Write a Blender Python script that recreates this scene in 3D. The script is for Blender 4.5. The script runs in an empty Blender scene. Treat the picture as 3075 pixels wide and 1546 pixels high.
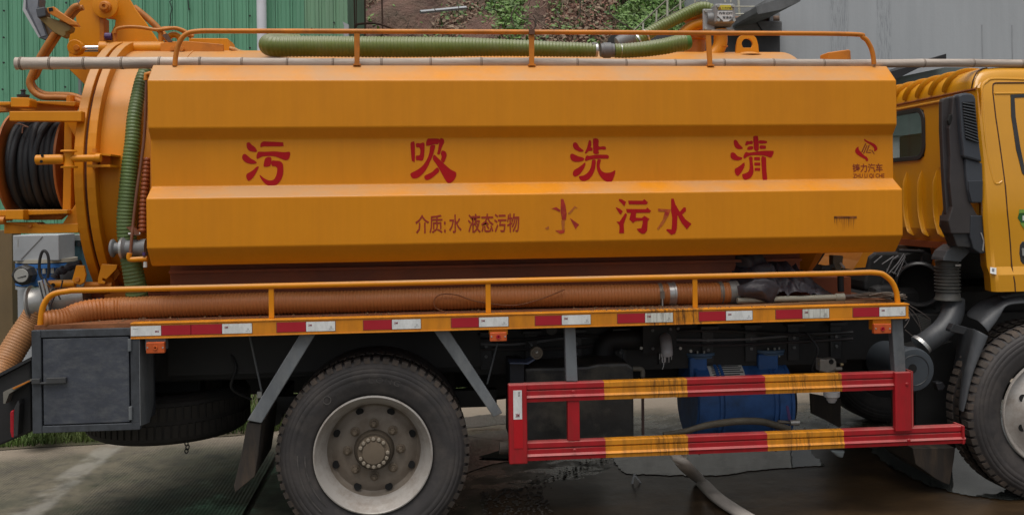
import bpy, bmesh, math, random
from mathutils import Vector, Matrix, noise
from math import sin, cos, pi, radians, sqrt
random.seed(7)
sc = bpy.context.scene
COL = sc.collection

# ---------------------------------------------------------------- camera
F, HOR, CX, DIST, EYE = 2800., 600., 1537.5, 4.87, 1.835      # focal length etc. in pixels of the photograph
YAW, ROLL = math.atan(0.1), math.asin(0.01286)
FWD = Vector((sin(YAW), cos(YAW), 0)); RI = Vector((cos(YAW), -sin(YAW), 0)); UP = Vector((0, 0, 1))
CR = RI*cos(ROLL) - UP*sin(ROLL); CU = UP*cos(ROLL) + RI*sin(ROLL)
CAM = Vector((0, -DIST, EYE))
cd = bpy.data.cameras.new('camera'); cam = bpy.data.objects.new('camera', cd); COL.objects.link(cam); sc.camera = cam
R3 = Matrix((CR, CU, -FWD)).transposed()
cam.matrix_world = Matrix.Translation(CAM) @ R3.to_4x4()
cd.sensor_fit = 'HORIZONTAL'; cd.sensor_width = 36; cd.lens = 36*F/3075; cd.shift_y = -(773-HOR)/3075 ; cd.clip_end = 500; cd.clip_start = .05

# ---------------------------------------------------------------- light
w = bpy.data.worlds.new('World'); sc.world = w; w.use_nodes = True
nt = w.node_tree; bg = nt.nodes['Background']
sky = nt.nodes.new('ShaderNodeTexSky'); sky.sky_type = 'NISHITA'; sky.sun_disc = False
SUN_EL, SUN_AZ = radians(74), radians(200)                    # azimuth: where the sun stands, clockwise from +Y
sky.sun_elevation = SUN_EL; sky.sun_rotation = SUN_AZ; sky.dust_density = 4; sky.air_density = 1.2
hs = nt.nodes.new('ShaderNodeHueSaturation'); hs.inputs['Saturation'].default_value = .25
nt.links.new(sky.outputs[0], hs.inputs['Color']); nt.links.new(hs.outputs[0], bg.inputs['Color'])
bg.inputs['Strength'].default_value = .07
sd = bpy.data.lights.new('sun', 'SUN'); sd.energy = 1.45; sd.angle = radians(50); sd.color = (1, .95, .88)
so = bpy.data.objects.new('sun', sd); COL.objects.link(so)
sdir = Vector((sin(SUN_AZ)*cos(SUN_EL), cos(SUN_AZ)*cos(SUN_EL), sin(SUN_EL)))
so.rotation_euler = sdir.to_track_quat('Z', 'Y').to_euler(); so.location = (0, -3, 9)
sc.view_settings.view_transform = 'Standard'; sc.view_settings.look = 'None'; sc.view_settings.gamma = 1
sc.view_settings.exposure = 0.7
sc.render.engine = 'CYCLES'; sc.cycles.use_denoising = True; sc.cycles.max_bounces = 6
sc.cycles.sample_clamp_indirect = 6

# ---------------------------------------------------------------- pixel -> place (y = depth plane behind the deck edge)
def ray(px, py): return FWD + CR*((px-CX)/F) + CU*((HOR-py)/F)
def P(px, py, y=0.):
    d = ray(px, py); return CAM + d*((y+DIST)/d.y)
def GZ(x): return .0245*(max(-8, min(9, x))+.256)                # the yard rises gently towards the cab
def G(px, py, z=0.):
    d = ray(px, py); zz = z
    for _ in range(8): p = CAM + d*((zz-EYE)/d.z); zz = z+GZ(p.x)
    return p
def slope(vf): return [(v[0], v[1], v[2]+GZ(v[0])) for v in vf[0]], vf[1]
def PX(px, py, x):
    d = ray(px, py); return CAM + d*((x-CAM.x)/d.x)
def Z(ox, oy, s):
    def f(*pts): return [(ox+a/s, oy+b/s) for a, b in pts]
    return f
Z1 = Z(0,0,3.0833); Z2 = Z(0,280,3.0833); Z3 = Z(0,640,3.0833); Z4 = Z(0,960,2.21); Z5 = Z(500,0,3.22)
Z6 = Z(1200,0,3.22); Z7 = Z(1750,0,3.68); Z8 = Z(2375,0,3.68); Y1 = Z(2575,200,2.59); Y2 = Z(2475,650,2.878)
Y3 = Z(2375,1000,2.371); Y4 = Z(1500,950,2.878); Y5 = Z(1950,950,2.878); Y6 = Z(800,1030,2.509)
Y7 = Z(1400,1300,2.342); Y8 = Z(1950,750,3.03)

# ---------------------------------------------------------------- materials
MATS = {}
def mat(name, col, rough=.5, metal=0., var=.12, vscale=(3,3,3), dirt=None, damt=.3, dscale=(2,2,2), bump=0., bscale=40,
        coat=0., streak=None, spec=.5, top=None, bdist=.01):
    if name in MATS: return MATS[name]
    m = bpy.data.materials.new(name); m.use_nodes = True; t = m.node_tree; N = t.nodes; L = t.links
    b = N['Principled BSDF']; b.inputs['Roughness'].default_value = rough; b.inputs['Metallic'].default_value = metal
    b.inputs['Specular IOR Level'].default_value = spec
    if coat: b.inputs['Coat Weight'].default_value = coat; b.inputs['Coat Roughness'].default_value = .12
    geo = N.new('ShaderNodeNewGeometry')
    def nz(scale, vs=(1,1,1), detail=4, rgh=.6):
        mp = N.new('ShaderNodeMapping'); mp.inputs['Scale'].default_value = vs
        n = N.new('ShaderNodeTexNoise'); n.inputs['Scale'].default_value = scale; n.inputs['Detail'].default_value = detail
        n.inputs['Roughness'].default_value = rgh
        L.new(geo.outputs['Position'], mp.inputs['Vector']); L.new(mp.outputs[0], n.inputs['Vector']); return n.outputs['Fac']
    def ramp(s, a, c):
        r = N.new('ShaderNodeMapRange'); r.inputs['From Min'].default_value = a; r.inputs['From Max'].default_value = c
        L.new(s, r.inputs['Value']); return r.outputs[0]
    def mix(f, a, c):
        x = N.new('ShaderNodeMix'); x.data_type = 'RGBA'
        if isinstance(f, float): x.inputs[0].default_value = f
        else: L.new(f, x.inputs[0])
        for i, v in ((6, a), (7, c)):
            if isinstance(v, tuple): x.inputs[i].default_value = (*v, 1)
            else: L.new(v, x.inputs[i])
        return x.outputs[2]
    def mul(a, v):
        x = N.new('ShaderNodeMath'); x.operation = 'MULTIPLY'; L.new(a, x.inputs[0])
        if isinstance(v, float): x.inputs[1].default_value = v
        else: L.new(v, x.inputs[1])
        return x.outputs[0]
    lo = tuple(c*(1-var) for c in col); hi = tuple(min(1, c*(1+var)) for c in col)
    c = mix(ramp(nz(1, vscale), .35, .65), lo, hi)
    if dirt:
        c = mix(mul(ramp(nz(1, dscale, 6, .7), .45, .72), float(damt)), c, dirt)
    if streak:     # (colour, amount, [(x0,x1),...]) run-down stains at those places
        sc_, am, rng = streak
        st = ramp(nz(1, (60, 4, 4.5), 7, .8), .47, .60)
        sx = N.new('ShaderNodeSeparateXYZ'); L.new(geo.outputs['Position'], sx.inputs[0])
        tot = None
        for a, e in rng:
            mid = (a+e)/2; hw = (e-a)/2
            d = N.new('ShaderNodeMath'); d.operation = 'SUBTRACT'; L.new(sx.outputs[0], d.inputs[0]); d.inputs[1].default_value = mid
            ab = N.new('ShaderNodeMath'); ab.operation = 'ABSOLUTE'; L.new(d.outputs[0], ab.inputs[0])
            r = N.new('ShaderNodeMapRange'); r.inputs['From Min'].default_value = hw; r.inputs['From Max'].default_value = hw*.8
            L.new(ab.outputs[0], r.inputs['Value'])
            if tot is None: tot = r.outputs[0]
            else:
                mx = N.new('ShaderNodeMath'); mx.operation = 'MAXIMUM'; L.new(tot, mx.inputs[0]); L.new(r.outputs[0], mx.inputs[1]); tot = mx.outputs[0]
        c = mix(mul(mul(st, tot), float(am)), c, sc_)
    if top:        # dust with the sky's pale sheen painted in, on faces that point up
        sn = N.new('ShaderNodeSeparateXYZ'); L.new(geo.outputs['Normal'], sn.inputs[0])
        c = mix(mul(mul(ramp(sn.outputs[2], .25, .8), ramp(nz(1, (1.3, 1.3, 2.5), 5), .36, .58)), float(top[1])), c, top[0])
    L.new(c, b.inputs['Base Color'])
    rr = N.new('ShaderNodeMapRange'); rr.inputs['To Min'].default_value = max(.03, rough*.8); rr.inputs['To Max'].default_value = min(1, rough*1.25+.04)
    L.new(nz(6), rr.inputs['Value']); L.new(rr.outputs[0], b.inputs['Roughness'])
    if bump:
        bp = N.new('ShaderNodeBump'); bp.inputs['Strength'].default_value = bump; bp.inputs['Distance'].default_value = bdist
        L.new(nz(bscale), bp.inputs['Height']); L.new(bp.outputs[0], b.inputs['Normal'])
    MATS[name] = m; return m
DUST_SKY = (.42, .27, .15)  # dust tone that also carries painted sky sheen
orange = mat('orange_paint', (.66,.238,.004), .40, var=.022, vscale=(34,34,1.2), dirt=(.46,.14,.006), damt=.22, dscale=(3,3,1.5), spec=.33, top=(DUST_SKY,.75), bump=.10, bscale=2.2, bdist=.03)
orange_dark = mat('orange_paint_worn', (.58,.185,.006), .5, var=.12, dirt=(.16,.05,.015), damt=.6, dscale=(5,5,5), top=(DUST_SKY,.35))
orange_deck = mat('orange_deck_edge', (.64,.225,.005), .45, var=.06, dirt=(.2,.06,.01), damt=.4, dscale=(12,3,3), streak=((.02,.008,.004), .95, [(1.17,1.52)]))
rust_deck = mat('rusty_deck', (.20,.065,.022), .8, var=.3, vscale=(4,8,8), dirt=(.30,.13,.05), damt=.7, dscale=(3,6,6), bump=.4, bscale=30)
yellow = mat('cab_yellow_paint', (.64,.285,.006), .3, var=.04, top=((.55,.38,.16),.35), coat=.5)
red_tank = mat('belly_shade_paint', (.25,.058,.014), .5, var=.15, dirt=(.10,.02,.01), damt=.5)  # tank orange darkened to the shade below the cover
guard_red = mat('guard_red_paint', (.36,.006,.012), .45, var=.12, vscale=(8,4,4), dirt=(.16,.02,.012), damt=.5, dscale=(26,6,5), top=((.4,.2,.18),.5))
guard_yel = mat('guard_yellow_paint', (.62,.235,.008), .5, var=.12, vscale=(8,4,4), dirt=(.22,.08,.01), damt=.65, dscale=(24,6,3),
                streak=((.07,.026,.005), .7, [(1.2,1.62), (1.95,2.12), (2.22,2.46)]))
grey_metal = mat('grey_painted_steel', (.115,.125,.135), .5, var=.25, vscale=(6,6,3), dirt=(.25,.25,.24), damt=.5, dscale=(9,9,5), bump=.1)
box_grey = mat('toolbox_grey_paint', (.052,.058,.068), .5, var=.2, dirt=(.015,.016,.018), damt=.8, dscale=(11,11,7), bump=.15)
door_grey = mat('toolbox_door_paint', (.052,.058,.074), .42, var=.12, vscale=(9,9,9), dirt=(.15,.155,.155), damt=.45, dscale=(13,13,26), bump=.15)
black = mat('black_chassis', (.012,.012,.013), .55, var=.3, dirt=(.03,.027,.022), damt=.5)
black_plastic = mat('black_plastic', (.022,.023,.026), .42, var=.15, dirt=(.07,.06,.05), damt=.35, dscale=(5,5,5))
brown_plastic = mat('brown_grey_plastic', (.035,.030,.032), .5, var=.15, dirt=(.07,.06,.05), damt=.4, bump=.05)  # browner plastic for the snorkel's side pieces
fender_m = mat('fender_plastic', (.050,.054,.060), .42, var=.15, dirt=(.2,.2,.2), damt=.25, dscale=(10,10,4))
rubber = mat('tyre_rubber', (.038,.034,.034), .68, var=.25, dirt=(.085,.072,.064), damt=.7, dscale=(7,7,7), bump=.15)
rubber_dirty = mat('tyre_tread_mud', (.055,.045,.038), .85, var=.3, dirt=(.14,.10,.075), damt=.7, dscale=(14,14,14))
flap_m = mat('mud_flap_rubber', (.028,.022,.018), .75, var=.3, dirt=(.10,.065,.04), damt=.6, dscale=(16,4,3))
rim_m = mat('wheel_silver', (.44,.41,.38), .4, metal=.2, var=.12, dirt=(.16,.115,.08), damt=.75, dscale=(6,6,6))
hub_m = mat('hub_dusty', (.15,.115,.08), .7, var=.2, dirt=(.07,.05,.035), damt=.6, dscale=(12,12,12))
hole_m = mat('dark_opening', (.004,.004,.004), .9, var=.1)
alu = mat('aluminium', (.42,.41,.39), .35, metal=.7, var=.15, dirt=(.18,.15,.12), damt=.4, dscale=(8,8,8))
galv = mat('galvanised_band', (.5,.5,.49), .35, metal=.8, var=.15)
chrome = mat('chrome_rod', (.8,.8,.82), .08, metal=1, var=.02)
greyplastic = mat('grey_coupling', (.16,.165,.17), .5, var=.1, dirt=(.09,.08,.07), damt=.4)
hose_green = mat('green_hose', (.12,.155,.024), .42, var=.18, vscale=(2,2,2), dirt=(.17,.16,.11), damt=.45, dscale=(4,4,4), top=((.25,.25,.18),.7))
hose_dgreen = mat('dark_green_hose', (.095,.145,.04), .42, var=.2, dirt=(.12,.13,.09), damt=.35, dscale=(4,4,4))
hose_green_rib = mat('green_hose_rib', (.17,.20,.06), .45, var=.15)
hose_orange = mat('orange_suction_hose', (.36,.118,.026), .5, var=.15, vscale=(2,2,2), dirt=(.25,.09,.025), damt=.5, dscale=(4,4,4), top=((.42,.20,.08),.4))
hose_tan = mat('tan_discharge_hose', (.42,.19,.07), .5, var=.15, dirt=(.25,.14,.07), damt=.5)
hose_black = mat('black_hose', (.012,.013,.016), .6, var=.3, bump=.15, bscale=60)
hose_wrap = mat('wrapped_hydraulic_hose', (.42,.15,.018), .5, var=.15, dirt=(.16,.06,.02), damt=.5, dscale=(14,14,14))
bamboo_m = mat('weathered_bamboo', (.46,.39,.33), .6, var=.22, vscale=(1.5,14,14), dirt=(.16,.11,.085), damt=.6, dscale=(3,30,30), bump=.15)
bamboo_n = mat('bamboo_node', (.17,.13,.10), .7, var=.2)
blue_m = mat('blue_pump_paint', (.035,.125,.37), .5, var=.25, dirt=(.02,.04,.07), damt=.7, dscale=(4,7,4), bump=.1)
bolt_m = mat('zinc_bolt', (.45,.45,.42), .4, metal=.6, var=.1)
white_tape = mat('white_reflective_tape', (.72,.73,.72), .35, var=.04, dirt=(.30,.29,.27), damt=.5, dscale=(22,9,9))
dirty_tape = mat('stained_white_tape', (.62,.62,.56), .4, var=.05, dirt=(.06,.04,.03), damt=.8, dscale=(40,6,5))
red_tape = mat('red_reflective_tape', (.38,.010,.022), .35, var=.06)
red_paint = mat('red_lettering', (.38,.002,.006), .6, var=.05, spec=.25)
red_mid = mat('red_lettering_thin', (.30,.020,.004), .5, var=.1)
red_fade = mat('red_lettering_faded', (.36,.015,.006), .5, var=.25, vscale=(14,14,14), dirt=(.58,.18,.008), damt=1, dscale=(11,11,11))
maroon = mat('maroon_lettering', (.22,.022,.004), .5, var=.1)
halo_m = mat('lettering_overspray', (.55,.12,.03), .5, var=.05)
ink = mat('black_ink', (.02,.02,.022), .6, var=.1)
lens_o = mat('amber_lens', (.50,.09,.02), .3, var=.1, vscale=(14,14,14))
lens_r = mat('red_lens', (.35,.01,.02), .25, var=.1)
cloth = mat('dark_tarpaulin', (.028,.024,.032), .48, var=.25, dirt=(.05,.042,.048), damt=.4, bump=.2, bscale=50)
pvc = mat('grey_pvc', (.30,.29,.23), .45, var=.08, dirt=(.18,.16,.12), damt=.4)
twig = mat('dry_twig', (.10,.075,.055), .8, var=.3)
purple = mat('purple_plastic', (.06,.03,.12), .5, var=.1)
brownpipe = mat('brown_sight_tube', (.16,.06,.03), .35, var=.15)
olive = mat('olive_lamp_arm', (.20,.13,.035), .5, var=.1)
gauge_m = mat('gauge_face', (.35,.35,.33), .4, var=.03)
valve_blue = mat('blue_valve_paint', (.035,.15,.42), .5, var=.1)
pale_paint = mat('pale_grey_paint', (.36,.38,.40), .6, var=.08, dirt=(.2,.2,.2), damt=.3)
teal = mat('teal_paint', (.05,.12,.15), .5, var=.1)
paper = mat('sticker_paper', (.72,.72,.68), .5, var=.1)
sack = mat('white_sacking', (.55,.55,.55), .6, var=.08)
sticker_g = mat('green_sticker', (.02,.10,.02), .4, var=.1)
sticker_l = mat('light_green_sticker', (.18,.32,.05), .4, var=.1)
yel_sign = mat('yellow_sign', (.62,.52,.05), .4, var=.05)

def glass_mat():
    m = bpy.data.materials.new('cab_glass'); m.use_nodes = True; N = m.node_tree.nodes; L = m.node_tree.links
    N.remove(N['Principled BSDF'])
    g = N.new('ShaderNodeBsdfGlossy'); g.inputs['Roughness'].default_value = .03; g.inputs['Color'].default_value = (.8,.85,.85,1)
    tr = N.new('ShaderNodeBsdfTransparent'); tr.inputs['Color'].default_value = (.62,.66,.64,1)
    lw = N.new('ShaderNodeLayerWeight'); lw.inputs['Blend'].default_value = .3; fr = N.new('ShaderNodeMapRange'); fr.inputs['To Min'].default_value = .05; fr.inputs['To Max'].default_value = .5; L.new(lw.outputs['Facing'], fr.inputs['Value'])
    mx = N.new('ShaderNodeMixShader'); L.new(fr.outputs[0], mx.inputs[0]); L.new(tr.outputs[0], mx.inputs[1]); L.new(g.outputs[0], mx.inputs[2])
    L.new(mx.outputs[0], N['Material Output'].inputs[0]); return m
glass = glass_mat()

# ---------------------------------------------------------------- objects
def world_loc(o): return o.matrix_world.translation.copy() if o else Vector()
WL = {}
def link(o, parent=None):
    COL.objects.link(o)
    if parent:
        o.parent = parent
        p = WL.get(parent.name, Vector())
        o.matrix_parent_inverse = Matrix.Translation(-p)
    WL[o.name] = o.location.copy()
    return o
def thing(name, label, cat, loc=(0,0,0), group=None):
    o = bpy.data.objects.new(name, None); o.empty_display_size = .2; o.location = loc; link(o)
    o['label'] = label; o['category'] = cat
    if group: o['group'] = group
    return o
def tag(o, label=None, cat=None, group=None, kind=None):
    for k, v in (('label',label),('category',cat),('group',group),('kind',kind)):
        if v: o[k] = v
    return o
def obj(name, vf, m, parent=None, bevel=0, smooth=False, ang=None, loc=None):
    if isinstance(vf, bpy.types.Mesh): me = vf
    else:
        v, f = vf; me = bpy.data.meshes.new(name); me.from_pydata([tuple(a) for a in v], [], f); me.update()
        bm = bmesh.new(); bm.from_mesh(me); bmesh.ops.recalc_face_normals(bm, faces=bm.faces)
        if smooth:
            for fc in bm.faces: fc.smooth = True
            for e in bm.edges:
                if len(e.link_faces) == 2 and e.calc_face_angle(0) > radians(ang or 40): e.smooth = False
        bm.to_mesh(me); bm.free(); me.materials.append(m)
    o = bpy.data.objects.new(name, me)
    if loc: o.location = loc
    link(o, parent)
    if bevel:
        b = o.modifiers.new('bevel', 'BEVEL'); b.width = bevel; b.segments = 2; b.limit_method = 'ANGLE'; b.angle_limit = radians(35)
    return o
def box(x0, x1, y0, y1, z0, z1):
    v = [(x,y,z) for x in (x0,x1) for y in (y0,y1) for z in (z0,z1)]
    return v, [(0,1,3,2),(4,6,7,5),(0,4,5,1),(2,3,7,6),(0,2,6,4),(1,5,7,3)]
def join(*parts):
    V = []; Fa = []
    for v, f in parts:
        n = len(V); V += [tuple(a) for a in v]; Fa += [tuple(i+n for i in q) for q in f]
    return V, Fa
def extr(pts, d):
    """closed outline of 3D points swept by vector d"""
    n = len(pts); d = Vector(d); v = [Vector(p) for p in pts]+[Vector(p)+d for p in pts]
    f = [tuple(range(n)), tuple(range(2*n-1, n-1, -1))]+[(i, (i+1)%n, (i+1)%n+n, i+n) for i in range(n)]
    return v, f
def plate(pts, y, t=.01): return extr([P(a, b, y) for a, b in pts], (0, t, 0))
def pbox(x0, y0, x1, y1, y, t):
    a = P(x0, y0, y); b = P(x1, y1, y); return box(a.x, b.x, y, y+t, b.z, a.z)
def smoothpts(pts, k=6, closed=False):
    pts = [Vector(p) for p in pts]; n = len(pts); out = []
    for i in range(n if closed else n-1):
        if closed: a, b, c, d = pts[i-1], pts[i], pts[(i+1)%n], pts[(i+2)%n]
        else: a, b, c, d = pts[max(i-1,0)], pts[i], pts[i+1], pts[min(i+2,n-1)]
        for j in range(k):
            t = j/k; out.append(.5*((2*b)+(c-a)*t+(2*a-5*b+4*c-d)*t*t+(3*b-a-3*c+d)*t**3))
    if not closed: out.append(pts[-1])
    return out
def tube(path, r, n=12, cap=True, flat=None):
    path = [Vector(p) for p in path]; m = len(path); rf = r if callable(r) else (lambda i, t: r)
    V = []; Fa = []
    t0 = (path[1]-path[0]).normalized(); u = t0.cross(Vector((0,0,1)))
    if u.length < .1: u = t0.cross(Vector((0,1,0)))
    u.normalize()
    for i, p in enumerate(path):
        t = (path[min(i+1,m-1)]-path[max(i-1,0)]).normalized()
        u = (u - t*u.dot(t)).normalized(); b = t.cross(u)
        R = rf(i, i/(m-1)); fl = flat or 1
        for k in range(n):
            a = 2*pi*k/n; V.append(p + u*(cos(a)*R) + b*(sin(a)*R*fl))
    for i in range(m-1):
        for k in range(n):
            a = i*n+k; b = i*n+(k+1)%n; Fa.append((a, b, b+n, a+n))
    if cap: Fa += [tuple(range(n-1,-1,-1)), tuple(range((m-1)*n, m*n))]
    return V, Fa
def resample(path, step):
    path = [Vector(p) for p in path]; out = [path[0]]; acc = 0.; 
    cum = [0.]
    for a, b in zip(path, path[1:]): cum.append(cum[-1]+(b-a).length)
    n = max(2, int(cum[-1]/step)); j = 0
    for i in range(1, n+1):
        s = cum[-1]*i/n
        while j < len(cum)-2 and cum[j+1] < s: j += 1
        d = cum[j+1]-cum[j]; t = (s-cum[j])/d if d else 0
        out.append(path[j].lerp(path[j+1], min(1, t)))
    return out
def corr(path, r, pitch=.014, amp=.0035, n=18, cap=True):
    """ribbed hose: path smoothed, radius wavy"""
    p = resample(smoothpts(path, 10), pitch/4); rf = r if callable(r) else (lambda t: r); m = len(p)
    prof = [0, .75, 1, .75]
    return tube(p, lambda i, t: rf(t)-amp+amp*prof[i%4]*1.0, n, cap)
def lathe(prof, o, axis, n=32, cap=True):
    """prof = [(along axis, radius)]"""
    ax = Vector(axis).normalized(); o = Vector(o); u = ax.cross(Vector((0,0,1)))
    if u.length < .1: u = Vector((1,0,0))
    u.normalize(); b = ax.cross(u); V = []; Fa = []
    for h, r in prof:
        for k in range(n):
            a = 2*pi*k/n; V.append(o+ax*h+u*(cos(a)*r)+b*(sin(a)*r))
    m = len(prof)
    for i in range(m-1):
        for k in range(n):
            a = i*n+k; c = i*n+(k+1)%n; Fa.append((a, c, c+n, a+n))
    if cap: Fa += [tuple(range(n)), tuple(range((m-1)*n, m*n))]
    return V, Fa
def cyl(a, b, r, n=16):
    a = Vector(a); b = Vector(b); return lathe([(0, r), ((b-a).length, r)], a, b-a, n)
def rot_x_ellipse(prof, yc, zc, n=72, close=True):
    """prof=[(x, a, b)] rings of ellipses about the X axis"""
    V = []; Fa = []
    for x, a, b in prof:
        for k in range(n):
            t = 2*pi*k/n; V.append((x, yc+a*cos(t), zc+b*sin(t)))
    for i in range(len(prof)-1):
        for k in range(n):
            q = i*n+k; c = i*n+(k+1)%n; Fa.append((q, c, c+n, q+n))
    if close: Fa += [tuple(range(n)), tuple(range((len(prof)-1)*n, len(prof)*n))]
    return V, Fa
def ring_x(x0, x1, a0, b0, a1, b1, yc, zc, n=72):
    V = []; Fa = []
    for x, a, b in ((x0,a0,b0),(x0,a1,b1),(x1,a1,b1),(x1,a0,b0)):
        for k in range(n):
            t = 2*pi*k/n; V.append((x, yc+a*cos(t), zc+b*sin(t)))
    for i in range(4):
        for k in range(n):
            q = i*n+k; c = i*n+(k+1)%n; e = ((i+1)%4)*n; Fa.append((q, c, e+(k+1)%n, e+k))
    return V, Fa
def text_mesh(s, bold=0.):
    cu = bpy.data.curves.new('t', 'FONT'); cu.body = s; cu.size = 1; cu.offset = bold; cu.resolution_u = 2
    o = bpy.data.objects.new('t', cu); COL.objects.link(o); bpy.context.view_layer.update()
    dg = bpy.context.evaluated_depsgraph_get(); me = bpy.data.meshes.new_from_object(o.evaluated_get(dg))
    bpy.data.objects.remove(o); v = [tuple(x.co) for x in me.vertices]; f = [tuple(p.vertices) for p in me.polygons]
    bpy.data.meshes.remove(me); return v, f
def text(name, s, x0, y0, x1, y1, y, m, parent, bold=0., flip=False):
    """lettering filling the pixel rectangle, printed flat on plane y"""
    v, f = text_mesh(s, bold)
    if not v: return
    ax = min(a[0] for a in v); bx = max(a[0] for a in v); ay = min(a[1] for a in v); by = max(a[1] for a in v)
    A = P(x0, y0, y); B = P(x1, y1, y); T = P(x1, y0+(y1-y0)*0, y)
    out = []
    for p in v:
        u = (p[0]-ax)/(bx-ax or 1); t = (p[1]-ay)/(by-ay or 1)
        if flip: u = 1-u; t = 1-t
        out.append((A.x+(B.x-A.x)*u, y, B.z+(A.z-B.z)*t))
    return obj(name, (out, f), m, parent)

GROUND_TRUCK = (0.6, 1.15, 0)
truck = thing('suction_truck', 'orange sewage suction tanker truck with red Chinese lettering on its ribbed side cover', 'truck', GROUND_TRUCK)
#BODY#
# ================================================================= SETTING
g = bpy.data.materials.new('concrete_ground'); g.use_nodes = True
def ground_mat():
    t = g.node_tree; N = t.nodes; L = t.links; b = N['Principled BSDF']
    geo = N.new('ShaderNodeNewGeometry'); sep = N.new('ShaderNodeSeparateXYZ'); L.new(geo.outputs['Position'], sep.inputs[0])
    def M(op, a, c=None, d=None):
        x = N.new('ShaderNodeMath'); x.operation = op
        for i, v in enumerate((a, c, d)):
            if v is None: continue
            if isinstance(v, (int, float)): x.inputs[i].default_value = v
            else: L.new(v, x.inputs[i])
        return x.outputs[0]
    def nz(scale, vs=(1,1,1), det=5, ro=.6):
        mp = N.new('ShaderNodeMapping'); mp.inputs['Scale'].default_value = vs; n = N.new('ShaderNodeTexNoise')
        n.inputs['Scale'].default_value = scale; n.inputs['Detail'].default_value = det; n.inputs['Roughness'].default_value = ro
        L.new(geo.outputs['Position'], mp.inputs['Vector']); L.new(mp.outputs[0], n.inputs['Vector']); return n.outputs['Fac']
    def R(s, a, c, lo=0, hi=1):
        r = N.new('ShaderNodeMapRange'); r.interpolation_type = 'SMOOTHSTEP'
        r.inputs['From Min'].default_value = a; r.inputs['From Max'].default_value = c
        r.inputs['To Min'].default_value = lo; r.inputs['To Max'].default_value = hi
        L.new(s, r.inputs['Value']); return r.outputs[0]
    def mix(f, a, c):
        x = N.new('ShaderNodeMix'); x.data_type = 'RGBA'
        if isinstance(f, float): x.inputs[0].default_value = f
        else: L.new(f, x.inputs[0])
        for i, v in ((6, a), (7, c)):
            if isinstance(v, tuple): x.inputs[i].default_value = (*v, 1)
            else: L.new(v, x.inputs[i])
        return x.outputs[2]
    X, Y = sep.outputs[0], sep.outputs[1]
    c = mix(R(nz(1.1), .35, .65), (.085,.076,.052), (.145,.126,.088))
    c = mix(R(nz(7, det=8, ro=.7), .4, .7), c, (.06,.053,.042))
    # dry pale band along the far edge and in the slab gap
    dry = M('MULTIPLY', R(M('ADD', Y, M('MULTIPLY', nz(1.3), 1.2)), 2.9, 3.5), .8); c = mix(dry, c, (.27,.22,.17))
    gap = M('ABSOLUTE', M('ADD', X, 2.42)); gapm = M('MULTIPLY', R(M('ADD', gap, M('MULTIPLY', nz(5), .12)), .19, .12), R(nz(3), .35, .55))
    c = mix(M('MULTIPLY', gapm, .55), c, (.30,.285,.25))
    # algae and wet zones
    alg = M('MULTIPLY', R(nz(1.6, det=7), .45, .6), R(Y, 1.9, .9)); c = mix(M('MULTIPLY', alg, .65), c, (.028,.038,.022))
    wet = M('MULTIPLY', R(M('ADD', X, M('MULTIPLY', nz(1.4), 1.4)), -.6, .7), R(M('ADD', Y, M('MULTIPLY', nz(1.9), .8)), 3.6, 2.7))
    wetm = M('MAXIMUM', wet, M('MULTIPLY', R(nz(1.9, det=6), .52, .6), R(Y, 3, 1)))
    c = mix(M('MULTIPLY', wetm, .28), c, (.035,.03,.020))
    sheen = M('MULTIPLY', R(nz(2.3, (1,1.8,1), 6, .65), .5, .56), M('MULTIPLY', R(X, -.2, .3), R(Y, 3.2, 2.4)))
    c = mix(M('MULTIPLY', sheen, .5), c, (.03,.028,.024))
    L.new(c, b.inputs['Base Color'])
    L.new(M('MAXIMUM', M('ADD', M('ADD', M('MULTIPLY', wetm, -.4), M('MULTIPLY', sheen, -.4)), R(nz(9), .3, .7, .66, .9)), .06), b.inputs['Roughness'])
    # sawn grooves across the slabs, away from the gap
    gr = M('SINE', M('MULTIPLY', M('ADD', X, M('MULTIPLY', nz(1.2), .05)), 2*pi/.024))
    grm = M('MULTIPLY', M('MULTIPLY', R(gap, .2, .26), R(nz(2), .35, .5)), M('MULTIPLY', M('SUBTRACT', 1.0, sheen), R(X, -1.04, -1.08))); grh = M('MULTIPLY', M('MULTIPLY', gr, grm), .42)
    h = M('ADD', grh, M('MULTIPLY', nz(60), .8))
    gd = M('MULTIPLY', R(gr, .1, .9), M('MULTIPLY', grm, .22))
    bp = N.new('ShaderNodeBump'); bp.inputs['Strength'].default_value = .8; bp.inputs['Distance'].default_value = .004
    L.new(h, bp.inputs['Height']); L.new(bp.outputs[0], b.inputs['Normal'])
ground_mat()
# ground sheet with a cut joint at x = -1.05 (recessed strip) 
def ground():
    xs = [-60, -8, -1.075, -1.035, 9, 60]; ys = [-30, -8, 0, .4, .9, 1.4, 2, 2.6, 3.3, 5, 12, 80]
    V = []; Fa = []
    for i, x in enumerate(xs):
        for j, y in enumerate(ys):
            wob = (noise.noise(Vector((0, y*2.1, 3)))*.03) if i in (2,3) else 0
            V.append((x+wob+(.0 if i != 3 else .012*noise.noise(Vector((5,y*5,0)))), y, 0))
    n = len(ys)
    for i in range(len(xs)-1):
        for j in range(n-1):
            if i == 2 and 2 <= j <= 8: continue
            Fa.append((i*n+j, (i+1)*n+j, (i+1)*n+j+1, i*n+j+1))
    # joint trench
    for j in range(2, 9):
        a, b_, c, d = [Vector(V[k]) for k in (2*n+j, 3*n+j, 3*n+j+1, 2*n+j+1)]
        m = len(V); dz = Vector((0,0,-.03)); V.extend([a+dz, b_+dz, c+dz, d+dz]); Fa.append((m, m+1, m+2, m+3))
        Fa.append((2*n+j, 2*n+j+1, m+3, m)); Fa.append((3*n+j, 3*n+j+1, m+2, m+1))
    return V, Fa
go = tag(obj('ground', slope(ground()), g), kind='structure')

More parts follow.
